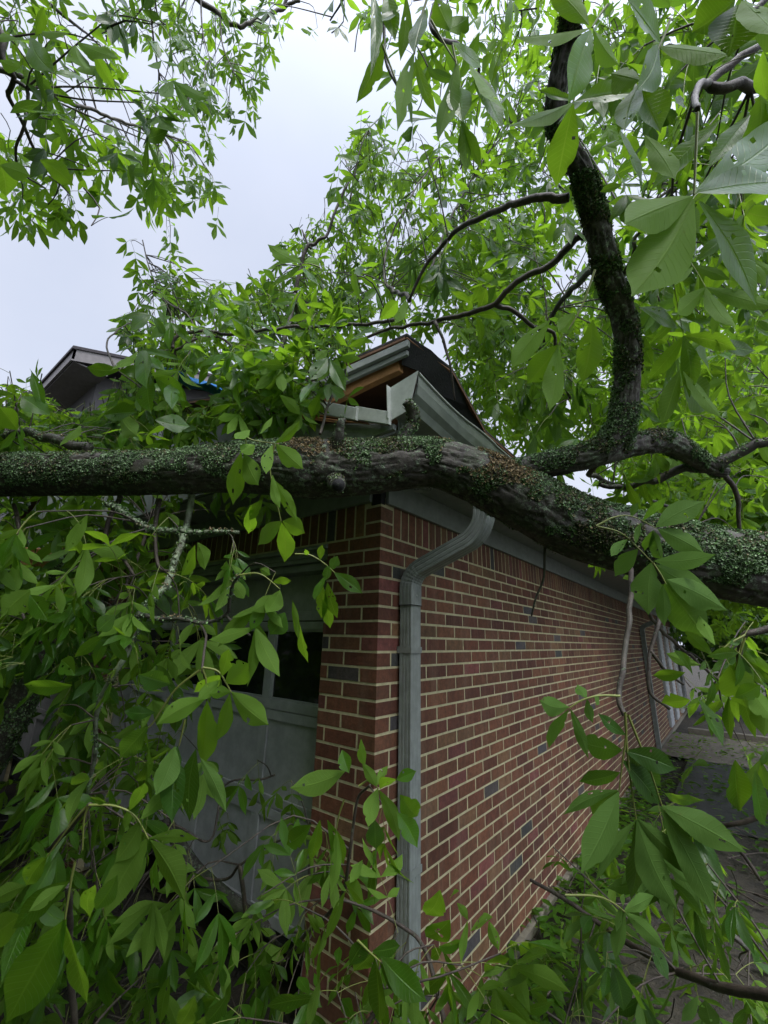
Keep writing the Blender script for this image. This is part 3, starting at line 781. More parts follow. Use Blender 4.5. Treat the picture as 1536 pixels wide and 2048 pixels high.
B1([(1225, 900, 1.45), (1180, 950, 1.7), (1250, 975, 1.8), (1330, 1010, 1.9), (1400, 1050, 2.0)], .012, .006, mat=BARK2)
B1([(1140, 388, 1.33), (1090, 392, 1.36), (1040, 400, 1.4), (980, 425, 1.5), (925, 452, 1.6), (885, 490, 1.7), (850, 530, 1.75), (820, 595, 1.8)], .014, .006)
B1([(1198, 470, 1.36), (1150, 480, 1.4), (1100, 530, 1.45), (1030, 565, 1.5), (990, 605, 1.55), (930, 622, 1.6), (870, 642, 1.7), (820, 648, 1.76), (770, 660, 1.85), (700, 690, 1.95)], .013, .006)
B1([(990, 605, 1.55), (1030, 625, 1.55), (1070, 650, 1.56), (1108, 672, 1.58), (1112, 720, 1.6), (1140, 800, 1.6)], .009, .005)
B1([(870, 642, 1.68), (890, 690, 1.66), (903, 740, 1.64), (910, 800, 1.66)], .007, .003)
B1([(1205, 520, 1.38), (1165, 560, 1.5), (1110, 620, 1.8), (1090, 680, 2.0), (1085, 740, 2.1)], .012, .007, mat=BARK2)
B1([(1240, 560, 1.36), (1270, 505, 1.3), (1268, 480, 1.3), (1290, 455, 1.28)], .008, .004)
B1([(1235, 410, 1.5), (1290, 405, 1.5), (1340, 380, 1.5), (1380, 330, 1.45)], .007, .004)
B1([(1580, 175, .85), (1510, 168, .82), (1450, 158, .80), (1425, 148, .80), (1470, 115, .80), (1520, 92, .80)], .011, .006)
B1([(1425, 150, .80), (1400, 165, .76), (1392, 200, .70), (1392, 225, .64)], .007, .004)
B1([(1580, -40, .9), (1520, 15, .9), (1500, 30, .9)], .008, .005)
B1([(590, 588, 2.6), (612, 500, 2.6), (650, 470, 2.6), (678, 402, 2.6), (700, 350, 2.6), (690, 320, 2.7)], .013, .004)
B1([(622, 500, 2.6), (612, 480, 2.6), (604, 458, 2.6)], .007, .004)
B1([(590, 588, 2.6), (580, 640, 2.5), (560, 700, 2.3), (540, 780, 2.1), (520, 900, 1.7)], .013, .016, mat=BARK2)
B1([(700, 400, 2.7), (720, 300, 2.7), (740, 250, 2.75)], .006, .003)
B1([(820, 595, 1.8), (770, 560, 2.3), (780, 480, 2.6), (830, 380, 2.8), (880, 310, 2.9)], .009, .004)
B1([(860, 540, 2.6), (900, 440, 2.7), (960, 330, 2.8), (1020, 250, 2.8)], .009, .004)
B1([(345, 695, 2.0), (350, 672, 2.0), (400, 662, 2.05), (460, 668, 2.1), (530, 660, 2.1), (610, 652, 2.1), (700, 650, 2.0), (790, 640, 1.9)], .008, .008)
B1([(350, 700, 2.0), (380, 684, 2.0), (440, 676, 2.05), (500, 720, 2.0), (560, 745, 1.95)], .006, .004)
B1([(385, 700, 2.3), (387, 655, 2.35), (370, 625, 2.4), (330, 600, 2.5), (300, 540, 2.6), (285, 480, 2.7)], .006, .0035)
B1([(230, 740, 1.9), (215, 680, 2.1), (270, 640, 2.3)], .005, .003)
B1([(10, 870, 1.9), (60, 865, 1.8), (110, 880, 1.72), (180, 900, 1.68)], .016, .02, mat=BARK2, ns=14, lich=500)
B1([(640, 870, 1.55), (660, 800, 1.75), (690, 740, 1.85), (640, 700, 2.0)], .006, .003)
# twigs below the trunk, on the left
B1([(215, 1008, 1.5), (240, 1022, 1.47), (262, 1038, 1.45), (290, 1055, 1.43), (320, 1062, 1.42), (370, 1064, 1.40), (430, 1066, 1.38), (478, 1066, 1.37)], .010, .006, mat=LICHTWIG, ns=12, lich=900)
B1([(385, 985, 1.6), (372, 1050, 1.55), (352, 1110, 1.45), (335, 1165, 1.35), (300, 1200, 1.3), (276, 1226, 1.28), (268, 1262, 1.27), (248, 1310, 1.25), (225, 1345, 1.24), (203, 1385, 1.24), (192, 1440, 1.25), (190, 1500, 1.26), (175, 1590, 1.28)], .012, .005, mat=LICHTWIG, ns=12, lich=900)
B1([(276, 1228, 1.28), (320, 1236, 1.26), (360, 1240, 1.24), (400, 1245, 1.22), (452, 1232, 1.2), (458, 1200, 1.18), (466, 1165, 1.16), (478, 1150, 1.15)], .007, .0035, mat=BARK2, lich=250)
B1([(400, 1245, 1.22), (412, 1270, 1.2), (408, 1300, 1.15), (405, 1330, 1.1), (405, 1345, 1.08)], .004, .003)
B1([(450, 1230, 1.2), (470, 1250, 1.18), (500, 1270, 1.15)], .004, .003)
B1([(240, 990, 1.62), (215, 1040, 1.6), (212, 1090, 1.58), (240, 1110, 1.55), (268, 1150, 1.5)], .010, .005)
B1([(25, 1005, 1.7), (38, 1050, 1.65), (36, 1110, 1.6), (30, 1180, 1.6), (55, 1260, 1.55), (60, 1360, 1.5)], .008, .004)
B1([(320, 1000, 1.6), (310, 1060, 1.55), (316, 1130, 1.5), (340, 1140, 1.48)], .009, .005)
B1([(300, 1040, 1.9), (270, 1130, 1.8), (230, 1200, 1.7), (180, 1290, 1.7), (190, 1350, 1.7)], .008, .004)
# twigs on the right
B1([(1262, 1120, 1.34), (1266, 1165, 1.15), (1258, 1225, 1.05), (1250, 1290, 1.0), (1244, 1345, .95), (1238, 1395, .92), (1250, 1430, .9)], .007, .0055)
B1([(1310, 1160, 1.32), (1318, 1230, 1.2), (1304, 1290, 1.15), (1298, 1340, 1.12), (1302, 1385, 1.1), (1338, 1420, 1.08)], .006, .004)
B1([(1295, 1225, 1.3), (1330, 1265, 1.4), (1380, 1310, 1.5), (1434, 1358, 1.6)], .006, .005)
B1([(1302, 1300, 1.14), (1330, 1340, 1.15), (1368, 1368, 1.15)], .005, .003)
B1([(1090, 1085, 1.42), (1090, 1140, 1.4), (1086, 1163, 1.4), (1072, 1195, 1.4), (1063, 1232, 1.4)], .0045, .003, mat=BARK2)
B1([(1600, 1250, 1.0), (1520, 1262, 1.02), (1490, 1270, 1.03), (1480, 1320, 1.05), (1475, 1380, 1.1)], .009, .005)
B1([(1600, 1600, 1.3), (1500, 1640, 1.35), (1450, 1655, 1.4), (1480, 1700, 1.42), (1520, 1760, 1.4)], .008, .005)
# tangle at the foot of the garage
B1([(1600, 2000, .9), (1400, 1960, 1.1), (1250, 1880, 1.4), (1130, 1800, 1.6), (1060, 1760, 1.7)], .012, .006)
B1([(1500, 1900, 1.5), (1420, 1830, 1.6), (1380, 1760, 1.7), (1360, 1690, 1.75)], .010, .007, mat=BARK2)
B1([(900, 2080, 1.2), (850, 1900, 1.4), (800, 1850, 1.45), (720, 1810, 1.5), (640, 1790, 1.5)], .008, .004)
B1([(540, 1960, 1.7), (610, 1870, 1.6), (680, 1800, 1.5), (700, 1700, 1.45), (715, 1600, 1.45), (740, 1570, 1.4)], .008, .004)
B1([(300, 1740, 1.9), (440, 1760, 1.8), (480, 1730, 1.75), (540, 1690, 1.75), (620, 1660, 1.7)], .007, .004)
B1([(480, 1730, 1.75), (490, 1820, 1.75), (480, 1880, 1.75)], .010, .007)
B1([(280, 1655, 1.8), (350, 1650, 1.8), (420, 1680, 1.8), (450, 1570, 1.9), (520, 1560, 1.9), (550, 1550, 1.9)], .005, .004)
B1([(100, 1700, 1.0), (150, 1640, .9), (178, 1608, .82)], .006, .005)
B1([(150, 2100, .9), (140, 1950, .85), (140, 1850, .75), (135, 1770, .65)], .007, .004)
B1([(700, 2100, 1.1), (760, 2000, 1.1), (750, 1920, 1.05)], .006, .004)
# the dark bough lying along the foot of the door
B1([(330, 1640, 2.4), (390, 1735, 2.25), (480, 1815, 2.15), (590, 1900, 2.05), (640, 1960, 2.0)], .035, .028, mat=BARK, ns=24)

# second tree: overhanging crown on the upper left
T2 = empty('overhanging_hickory_tree', (-1.6, -1.9, 0)); tag(T2, 'leafy hickory tree whose boughs hang into the sky above the house', 'tree')
B2 = lambda px, a, b, **k: branch(T2, px, a, b, **k)
B2([(-300, 60, 1.6), (-60, 110, 1.55), (20, 145, 1.6), (95, 183, 1.7), (170, 212, 1.85), (250, 246, 2.0), (330, 265, 2.2)], .013, .005, mat=TWIG)
B2([(-60, 30, 1.4), (3, 60, 1.35), (6, 120, 1.35), (28, 155, 1.38), (16, 190, 1.42), (45, 245, 1.5), (75, 310, 1.6), (120, 370, 1.75)], .011, .004)
B2([(28, 160, 1.38), (55, 180, 1.4), (50, 240, 1.42), (32, 290, 1.45), (40, 340, 1.5), (90, 375, 1.6)], .006, .003)
B2([(-80, -120, 1.8), (60, -20, 1.9), (140, 40, 2.0), (200, 90, 2.2)], .012, .004)
B2([(240, -150, 2.6), (290, -10, 2.7), (270, 30, 2.7), (240, 60, 2.7), (210, 72, 2.7)], .008, .003)
B2([(305, -120, 2.7), (313, 20, 2.8), (338, 60, 2.9), (340, 125, 2.9)], .006, .003)
B2([(300, -150, 2.8), (380, -20, 3.0), (430, 20, 3.1), (480, 50, 3.1), (560, 20, 3.2), (600, 0, 3.2)], .022, .010)
B2([(400, -40, 3.0), (405, 60, 3.0), (420, 120, 3.0)], .007, .003)
B2([(440, 20, 3.1), (445, 90, 3.1), (470, 150, 3.1)], .007, .003)
B2([(700, -100, 2.2), (690, -10, 2.3), (660, 40, 2.4)], .008, .004)
B2([(560, 20, 3.2), (640, -60, 3.3), (760, -120, 3.4)], .012, .012)
B2([(760, -140, .9), (770, -60, .95), (768, 30, 1.0), (772, 120, 1.0), (800, 180, 1.0)], .005, .003, mat=BARK2)
B2([(920, -120, 1.3), (880, -10, 1.2), (862, 40, 1.15), (880, 75, 1.15), (950, 110, 1.3), (960, 160, 1.4)], .008, .004)
B2([(330, -200, 2.2), (300, -60, 2.3), (305, 60, 2.4), (320, 160, 2.5)], .008, .004)

# third tree: snapped trunk at the far left edge
T3 = empty('snapped_tree', tuple(at(-60, 1750, 2.0)*np.array([1, 1, 0]))); tag(T3, 'snapped leaning tree with pale orange splintered wood at its broken top', 'tree')
o3, p3, r3, v3, n3 = bark_tube('trunk', P3([(-160, 1760, 1.9), (-60, 1580, 1.95), (0, 1480, 2.0), (45, 1400, 2.05), (95, 1290, 2.12), (118, 1200, 2.18), (125, 1120, 2.2)]), [.085, .080, .072, .066, .058, .052, .046], BARK, T3, ns=44, n=200, rough=.1, fine=True)
lichen('lichen', v3, n3, o3, 9000, (.002, .006), cov=.38); BR.append((T3, o3, p3))
sp = MB()
for k in range(34):
    a = np.array([rng.uniform(48, 118), 1098+k*1.0+rng.normal(0, 1.5), 2.14+rng.uniform(0, .05)])
    p0 = at(a[0]-rng.uniform(5, 25), a[1], a[2]); p1 = at(min(132, a[0]+rng.uniform(10, 45)), a[1]+rng.normal(0, 3), a[2])
    v, q, tr, _ = tube([p0, (p0+p1)/2+rng.normal(0, .002, 3), p1], [.007, .006, .0012], 5); sp.add(v[:-2], q)
sp.build('splintered_wood', SPLINT, T3)

# ---- foliage -------------------------------------------------------
GRAV = np.array([0, 0, -1.])
COL = {}
def col_for(k, bi, lod): return COL.setdefault((bi, lod), Leaves())
def in_building(p, m=.03):
    x, y, z = p
    if x < .03+m and y > -m and z < 2.45 and x > -6.2: return True
    if x < .50 and y > -.45 and x > -6.6 and 2.35 < z < 2.66+max(0, .35-abs(x+3.0)*.0)+max(0, min(1, (.35-x)/3.3))*1.05+.12*(x > -1.3): return True
    return z < .03
bpts = []; bidx = []
for k, (t_, o_, p_) in enumerate(BR):
    bpts.append(p_[::3]); bidx.append(np.full(len(p_[::3]), k))
bpts = np.concatenate(bpts); bidx = np.concatenate(bidx)
btree = [b[0].name for b in BR]
CLEAR = [[(110, 690), (250, 690), (245, 735), (205, 800), (120, 800), (85, 770)], [(365, 745), (432, 748), (430, 795), (368, 795)], [(30, 1078), (140, 1078), (140, 1135), (30, 1140)], [(-20, 1420), (70, 1310), (120, 1330), (60, 1470), (-20, 1580)],
         [(652, 1075), (745, 1005), (1240, 1150), (1275, 1235), (1330, 1500), (1200, 1560), (1095, 1700), (1090, 1800), (1030, 1880), (880, 1860), (865, 1640), (720, 1500), (640, 1440)],
         [(560, 850), (700, 830), (715, 770), (720, 705), (812, 655), (870, 720), (945, 840), (940, 885), (760, 1000), (560, 1010)], [(790, 1480), (850, 1480), (850, 1850), (790, 1850)], [(1262, 1200), (1345, 1240), (1392, 1500), (1340, 1530), (1300, 1500)],
         [(1400, 1520), (1540, 1550), (1540, 1740), (1430, 1690)], [(560, 60), (705, 80), (720, 230), (660, 320), (590, 450), (450, 540), (440, 400), (520, 260)], [(-20, 500), (240, 480), (260, 600), (150, 700), (-20, 740)],
         [(460, 1290), (640, 1240), (628, 1480), (560, 1560), (540, 1440), (470, 1400)]]
TRUNKP = [(-50, 880), (300, 885), (1010, 872), (1200, 975), (1560, 1035), (1560, 1235), (1250, 1165), (960, 1040), (-50, 1010)]
def inpoly(x, y, P):
    c_ = False; j = len(P)-1
    for i in range(len(P)):
        if (P[i][1] > y) != (P[j][1] > y) and x < (P[j][0]-P[i][0])*(y-P[i][1])/(P[j][1]-P[i][1])+P[i][0]: c_ = not c_
        j = i
    return c_
LPX = np.array([p[:2] for p in limb_px[2:]], float)
def blocked(p):
    x, y, d = pj(p)
    if d < .6: return True
    for P in CLEAR:
        if inpoly(x, y, P): return True
    if d < 1.75 and inpoly(x, y, TRUNKP): return True
    if d < 1.4:
        a_, b_ = LPX[:-1], LPX[1:]; t_ = np.clip(((np.array([x, y])-a_)*(b_-a_)).sum(1)/((b_-a_)**2).sum(1), 0, 1)
        if np.linalg.norm(a_+(b_-a_)*t_[:, None]-(x, y), axis=1).min() < 48: return True
    return False
def spray(px, py, d, nleaf, Lf, tree, lod=(7, 4), droop=None, maxtw=.45):
    tip = at(px, py, d)
    if in_building(tip): return 0
    ok = np.array([btree[k] == tree.name for k in bidx])
    dist = np.linalg.norm(bpts-tip, axis=1)+np.where(ok, 0, 99)
    j = int(np.argmin(dist)); bi = int(bidx[j]); lv = col_for(0, bi, 0)
    droop = rng.uniform(.25, 1.1) if droop is None else droop
    p0 = bpts[j]; dd = dist[j]
    T = nrm(tip-p0+rng.normal(0, .25*dd+.05, 3))
    if dd < maxtw and dd > .03:
        pm = (p0+tip)/2+rng.normal(0, .06*dd, 3)+np.array([0, 0, .08*dd]); pth = catmull([p0, pm, tip], 7)
        T = nrm(pth[-1]-pth[-2])
    else:
        l0 = tip-T*.16*rng.uniform(.6, 1.4)+np.array([0, 0, .05]); pth = catmull([l0, (l0+tip)/2+rng.normal(0, .012, 3), tip], 5)
    cnt = 0; twd = (pth, min(.004, .002+dd*.004), 5) if dd < maxtw and dd > .03 else (pth, .003, 4)
    for k in range(nleaf):
        b = tip-T*rng.uniform(0, .10)*(k > 1)
        dv = nrm(T*.9+rng.normal(0, .75, 3)+GRAV*droop*.9)
        up = nrm(np.array([0, 0, 1.])+rng.normal(0, .55, 3)) if rng.random() < .7 else rng.normal(0, 1, 3)
        end = b+dv*Lf*1.6
        if in_building(end, .0) or in_building(b): continue
        if blocked(end) or blocked(b) or blocked((b+end)/2): continue
        lv.compound(b, dv, up, Lf*rng.uniform(.75, 1.15), lod[0], lod[1], droop); cnt += 1
    if cnt and not any(blocked(q_) for q_ in twd[0][1:]): lv.stalk(twd[0], twd[1], .0018, twd[2], 2)
    return cnt
# coverage: one digit per 96-pixel cell, number of compound leaves
COV = ["6543341456788777", "5641420247765787", "3533300236755777", "4455300455645788", "3422101456555788", "0123024665565788",
       "0034456787777899", "1056664237777788", "8888751014777888", "6665431001356777", "7765310000003566", "7764200000011244",
       "8873121000001234", "8874100000000244", "8874100000010144", "8875100000002244", "8875112200002333", "7763223310012333", "7762233331103333", "7643444454333433", "7666666666555444", "6666666666655544"]
def DENS(c_, r_):
    if c_ >= 10 and r_ < 11: return 2.9
    if r_ >= 6 and r_ <= 9 and c_ < 9: return 3.0
    if r_ < 5 and 6 <= c_ <= 9: return 1.7
    if r_ < 6: return 2.5 if c_ > 6 else 1.8
    if c_ < 4: return 1.8 if r_ > 14 else 2.9 if c_ < 3 else 2.2
    if 4 <= c_ < 9 and r_ < 18: return 1.3
    if c_ >= 10 and r_ >= 15: return 2.0
    return 1.5
def depth(px, py):
    if py < 500 and px < 620: return rng.uniform(1.2, 2.1) if px < 330 else rng.uniform(2.0, 3.2)
    if py < 560 and px < 1120: return rng.uniform(2.0, 3.4) if rng.random() < .75 else rng.uniform(1.5, 2.0)
    if py < 560: return rng.uniform(1.5, 3.0) if rng.random() < .6 else rng.uniform(.85, 1.4)
    if py < 870 and px < 960: return rng.uniform(1.75, 2.7)
    if py < 1100 and px >= 960: return rng.uniform(1.5, 3.4)
    if py < 1000: return rng.uniform(1.7, 2.4)
    if px < 480: return rng.uniform(1.15, 2.5)
    if px < 1050: return rng.uniform(1.05, 1.75)
    return rng.uniform(1.0, 2.3)
tot = 0
for r, row in enumerate(COV):
    for cidx, ch in enumerate(row):
        n = int(ch)*DENS(cidx, r)
        if n == 0: continue
        ns_ = max(1, n/3.2); k = int(ns_)+(rng.random() < ns_-int(ns_))
        for _ in range(k):
            px, py = cidx*96+rng.uniform(0, 96), r*96+rng.uniform(0, 96)-18
            d = depth(px, py)
            tree = T2 if (py < 500 and px < 640) else T3 if (px < 260 and py > 1080 and d > 1.9) else T1
            tot += spray(px, py, d, int(rng.integers(2, 5)), rng.uniform(.085, .12) if (py < 520 and px < 700) else rng.uniform(.085, .135) if py < 880 else rng.uniform(.10, .15), tree)

# ---- individually placed leaves near the camera ---------------------
def lane(px, py, d):
    p = at(px, py, d); dist = np.linalg.norm(bpts-p, axis=1); return int(bidx[int(np.argmin(dist))])
def hero(d, leaflets, stems=(), tree=None, dz=.0, var=.6):
    """leaflets: base x,y, tip x,y, width px, 't' or 'u' side seen [, extra tip depth]"""
    bi = lane(leaflets[0][0], leaflets[0][1], d); lv = col_for(0, bi, 0)
    for l in leaflets:
        bx, by, tx, ty, w, sd = l[:6]; td = l[6] if len(l) > 6 else d+dz+rng.normal(0, .05)*d
        b, t_ = at(bx, by, d), at(tx, ty, td); ln = np.linalg.norm(t_-b)
        n_ = nrm(-FW+RT*rng.normal(0, .35)+UP*rng.uniform(-.1, .6)); n_ = n_ if sd == 't' else -n_
        lv.leaflets(b, t_-b, n_, ln*1.03, w*(d+td)/2/FPX*1.12, 26, 8, bend=rng.uniform(-.02, .10), var=np.clip(rng.normal(var, .15), 0, 1),
                    serr=True, holes=.8, wav=.03, fold=rng.uniform(.05, .3), twist=rng.normal(0, .10))
    for st in stems:
        pts = [at(x, y, d+(k*0)) for k, (x, y) in enumerate(st)]
        lv.stalk(catmull(pts, 4*len(pts)), .0022*min(1.2, d+.3), .0013, 6)
# big leaves, upper right
hero(.52, [(1385, 392, 1240, 462, 80, 'u'), (1388, 398, 1252, 608, 100, 'u', .50), (1394, 385, 1600, 345, 85, 't'), (1396, 378, 1590, 235, 80, 't', .6), (1398, 402, 1530, 602, 85, 't', .55), (1402, 400, 1497, 555, 80, 'u', .62)],
     [[(1395, 225), (1392, 300), (1388, 390)]], var=.75)
hero(.66, [(1183, 55, 1032, 80, 66, 'u'), (1182, 60, 1145, 200, 60, 't'), (1178, 50, 1095, -20, 40, 'u'), (1186, 58, 1235, 130, 45, 'u')], [[(1215, 10), (1200, 30), (1184, 55)]], var=.8)
hero(.70, [(1145, 205, 1014, 262, 58, 'u'), (1146, 208, 1110, 372, 54, 't'), (1150, 200, 1080, 175, 20, 't'), (1150, 203, 1270, 185, 50, 't')], [[(1185, 90), (1165, 150), (1146, 204)]], var=.6)
hero(.60, [(1278, 165, 1322, 262, 80, 't'), (1280, 160, 1222, 150, 70, 'u'), (1318, 90, 1290, 170, 60, 't'), (1318, 92, 1455, 120, 70, 'u'), (1320, 85, 1260, -10, 75, 't'), (1278, 168, 1250, 260, 45, 't')], [[(1340, 40), (1320, 90), (1280, 160)]], var=.35)
hero(.55, [(1475, 10, 1458, 110, 90, 't'), (1470, 0, 1385, 60, 75, 't'), (1485, 0, 1560, 70, 80, 'u'), (1490, 40, 1600, 60, 70, 'u'), (1470, -10, 1400, -60, 80, 't')], [[(1500, -40), (1485, 0)]], var=.35)
hero(.72, [(1520, 190, 1512, 300, 50, 'u'), (1530, 200, 1580, 330, 60, 't'), (1440, 240, 1305, 375, 38, 't'), (1500, 230, 1420, 330, 36, 't'), (1290, 270, 1345, 375, 44, 'u'), (1240, 260, 1285, 365, 45, 't')], var=.55)
hero(.80, [(1100, 640, 1023, 740, 42, 'u'), (1115, 690, 1055, 765, 52, 'u'), (1117, 692, 1092, 825, 45, 'u'), (1150, 625, 1115, 665, 34, 'u'), (1185, 640, 1165, 765, 46, 'u')], [[(1190, 540), (1160, 620), (1116, 690)]], var=.8)
hero(.95, [(1280, 615, 1358, 655, 48, 't'), (1390, 700, 1420, 750, 60, 't'), (1360, 740, 1322, 850, 40, 'u'), (1365, 745, 1418, 818, 60, 't'), (1366, 742, 1440, 835, 44, 'u'), (1430, 680, 1510, 700, 30, 't')], var=.3)
# leaves hanging over the sky, top centre
hero(.75, [(768, 75, 718, 212, 44, 'u', .8), (740, -30, 742, 130, 22, 't'), (812, -10, 806, 135, 26, 'u'), (775, -20, 790, 75, 32, 't'), (828, 105, 796, 258, 34, 'u'), (830, 112, 873, 226, 20, 't'), (850, 20, 828, 105, 34, 't'), (800, 20, 755, 40, 20, 't')], [[(860, -20), (838, 50), (829, 108)], [(765, 90), (780, 130), (798, 178)]], var=.6)
hero(.95, [(905, 85, 965, 130, 40, 't'), (905, 170, 925, 230, 45, 't'), (915, 120, 880, 290, 44, 'u'), (940, 130, 1010, 215, 60, 'u'), (945, 135, 1008, 250, 44, 't'), (925, 235, 930, 350, 26, 'u'), (960, 60, 925, 5, 30, 'u'), (900, 60, 870, 0, 40, 'u'), (920, 240, 962, 335, 22, 't'), (890, 60, 935, 40, 42, 'u')], [[(862, 40), (890, 90), (915, 130)], [(905, 90), (920, 170), (926, 240)]], var=.6)
# in front of the trunk, left of centre
hero(1.12, [(482, 905, 468, 1008, 36, 'u'), (488, 907, 522, 975, 38, 'u'), (510, 890, 483, 905, 26, 'u'), (552, 888, 606, 938, 36, 'u'), (550, 886, 602, 842, 22, 'u'), (545, 890, 530, 955, 22, 'u'), (520, 868, 545, 835, 14, 'u'), (500, 860, 470, 880, 22, 'u')], [[(484, 868), (505, 880), (550, 887)], [(484, 868), (492, 885), (483, 906)], [(550, 888), (540, 940), (562, 1042)]], var=.9)
hero(1.10, [(562, 1042, 520, 1090, 34, 'u'), (563, 1045, 572, 1120, 34, 'u'), (565, 1042, 608, 1066, 36, 'u'), (548, 960, 592, 1040, 24, 'u'), (545, 950, 560, 1015, 18, 'u'), (502, 1010, 495, 1070, 24, 't'), (525, 1000, 500, 1040, 24, 't')], var=.85)
# in front of the trunk, right
hero(1.10, [(1312, 1054, 1410, 1003, 42, 'u'), (1316, 1058, 1406, 1105, 42, 'u'), (1285, 1042, 1330, 990, 20, 'u'), (1262, 1034, 1276, 1005, 14, 'u'), (1283, 1045, 1268, 1088, 18, 'u'), (1306, 1060, 1322, 1118, 30, 'u'),
            (1303, 1125, 1295, 1228, 54, 'u'), (1308, 1122, 1433, 1112, 38, 'u'), (1312, 1130, 1405, 1172, 44, 'u'), (1276, 1098, 1230, 1152, 30, 'u'), (1256, 1078, 1218, 1116, 18, 'u'), (1304, 1062, 1288, 1100, 22, 'u')],
     [[(1192, 1052), (1230, 1034), (1265, 1033), (1312, 1056)], [(1192, 1052), (1240, 1065), (1275, 1095), (1306, 1126)]], var=.95)
hero(1.02, [(1330, 1165, 1412, 1275, 66, 'u'), (1335, 1160, 1442, 1222, 52, 'u'), (1325, 1170, 1322, 1250, 30, 'u')], [[(1306, 1126), (1322, 1150), (1332, 1168)]], var=.6)
# drooping spray on the right in front of the brick wall
hero(.86, [(1250, 1502, 1358, 1543, 42, 't'), (1244, 1500, 1160, 1480, 42, 'u'), (1252, 1470, 1200, 1428, 22, 't'), (1236, 1580, 1125, 1626, 22, 'u'), (1238, 1584, 1162, 1742, 62, 'u'), (1272, 1640, 1195, 1762, 26, 'u'), (1272, 1640, 1272, 1816, 44, 't'), (1274, 1640, 1352, 1815, 60, 'u'),
           (1323, 1612, 1484, 1704, 52, 'u'), (1274, 1636, 1432, 1762, 40, 'u'), (1322, 1616, 1416, 1822, 48, 'u'), (1240, 1545, 1160, 1562, 34, 'u'), (1255, 1500, 1330, 1580, 40, 't'), (1236, 1582, 1185, 1625, 34, 'u'), (1244, 1520, 1330, 1612, 46, 't')],
     [[(1250, 1425), (1252, 1470), (1244, 1530), (1238, 1582)], [(1250, 1425), (1256, 1520), (1272, 1638)], [(1256, 1430), (1296, 1530), (1324, 1612)]], var=.5)
hero(.90, [(1138, 1414, 1075, 1400, 34, 'u'), (1138, 1418, 1098, 1494, 36, 'u'), (1141, 1418, 1170, 1512, 20, 'u'), (1173, 1396, 1155, 1370, 20, 'u'), (1174, 1398, 1184, 1444, 18, 'u'), (1198, 1393, 1192, 1410, 14, 'u')], [[(1240, 1392), (1200, 1391), (1165, 1400), (1138, 1416)]], var=.9)
hero(.95, [(1250, 1822, 1228, 1916, 28, 'u'), (1250, 1825, 1332, 1902, 28, 'u'), (1248, 1822, 1303, 1789, 24, 'u'), (1244, 1812, 1230, 1860, 16, 'u'), (1246, 1812, 1248, 1788, 14, 'u')], [[(1130, 1790), (1190, 1792), (1225, 1805), (1250, 1824)]], var=.95)
hero(1.0, [(1225, 1930, 1250, 2025, 40, 't'), (1230, 1925, 1290, 2020, 32, 'u'), (1300, 1880, 1340, 1960, 30, 't'), (1410, 2000, 1425, 2060, 34, 'u'), (1170, 1880, 1200, 1950, 26, 't')], var=.4)
# left, in front of the door
hero(.95, [(412, 1396, 315, 1448, 36, 'u'), (414, 1402, 403, 1532, 44, 'u'), (460, 1386, 432, 1482, 30, 'u'), (463, 1384, 536, 1448, 44, 'u'), (450, 1366, 500, 1324, 46, 'u'), (442, 1354, 460, 1294, 26, 'u'), (440, 1350, 390, 1381, 32, 'u'), (462, 1384, 418, 1388, 24, 'u'), (440, 1360, 395, 1400, 24, 'u')],
     [[(406, 1335), (435, 1342), (452, 1366), (463, 1386)], [(405, 1336), (412, 1360), (412, 1398)]], var=.85)
hero(.85, [(295, 1452, 238, 1516, 40, 't'), (355, 1492, 345, 1642, 44, 't', .8), (392, 1498, 378, 1642, 42, 't'), (350, 1492, 312, 1590, 42, 'u'), (310, 1425, 246, 1422, 24, 't'), (340, 1368, 278, 1352, 40, 't'), (350, 1372, 312, 1330, 28, 't'), (295, 1480, 297, 1560, 16, 'u'), (400, 1515, 455, 1625, 26, 'u'), (335, 1370, 368, 1395, 18, 't')], [[(400, 1340), (350, 1380), (310, 1440), (296, 1456)], [(370, 1440), (358, 1492)]], var=.55)
hero(1.05, [(508, 1222, 440, 1292, 32, 'u'), (560, 1180, 532, 1226, 36, 'u'), (512, 1240, 546, 1342, 30, 'u'), (585, 1200, 600, 1280, 18, 'u'), (560, 1190, 505, 1222, 30, 'u'), (540, 1150, 520, 1138, 16, 'u'), (545, 1165, 585, 1160, 16, 'u'), (570, 1225, 540, 1270, 40, 't'), (600, 1250, 612, 1330, 20, 't'), (530, 1200, 500, 1262, 24, 't')], [[(478, 1150), (520, 1148), (560, 1178)]], var=.7)
hero(1.15, [(668, 1145, 724, 1186, 26, 't'), (655, 1130, 652, 1160, 20, 't'), (640, 1120, 645, 1090, 14, 'u'), (660, 1140, 675, 1112, 20, 't'), (650, 1150, 630, 1200, 24, 't'), (640, 1160, 640, 1240, 24, 't'), (655, 1165, 672, 1240, 26, 't'), (612, 1110, 610, 1100, 10, 't'), (645, 1200, 660, 1255, 20, 't')], [[(590, 1108), (620, 1110), (650, 1128), (670, 1146)]], var=.5)
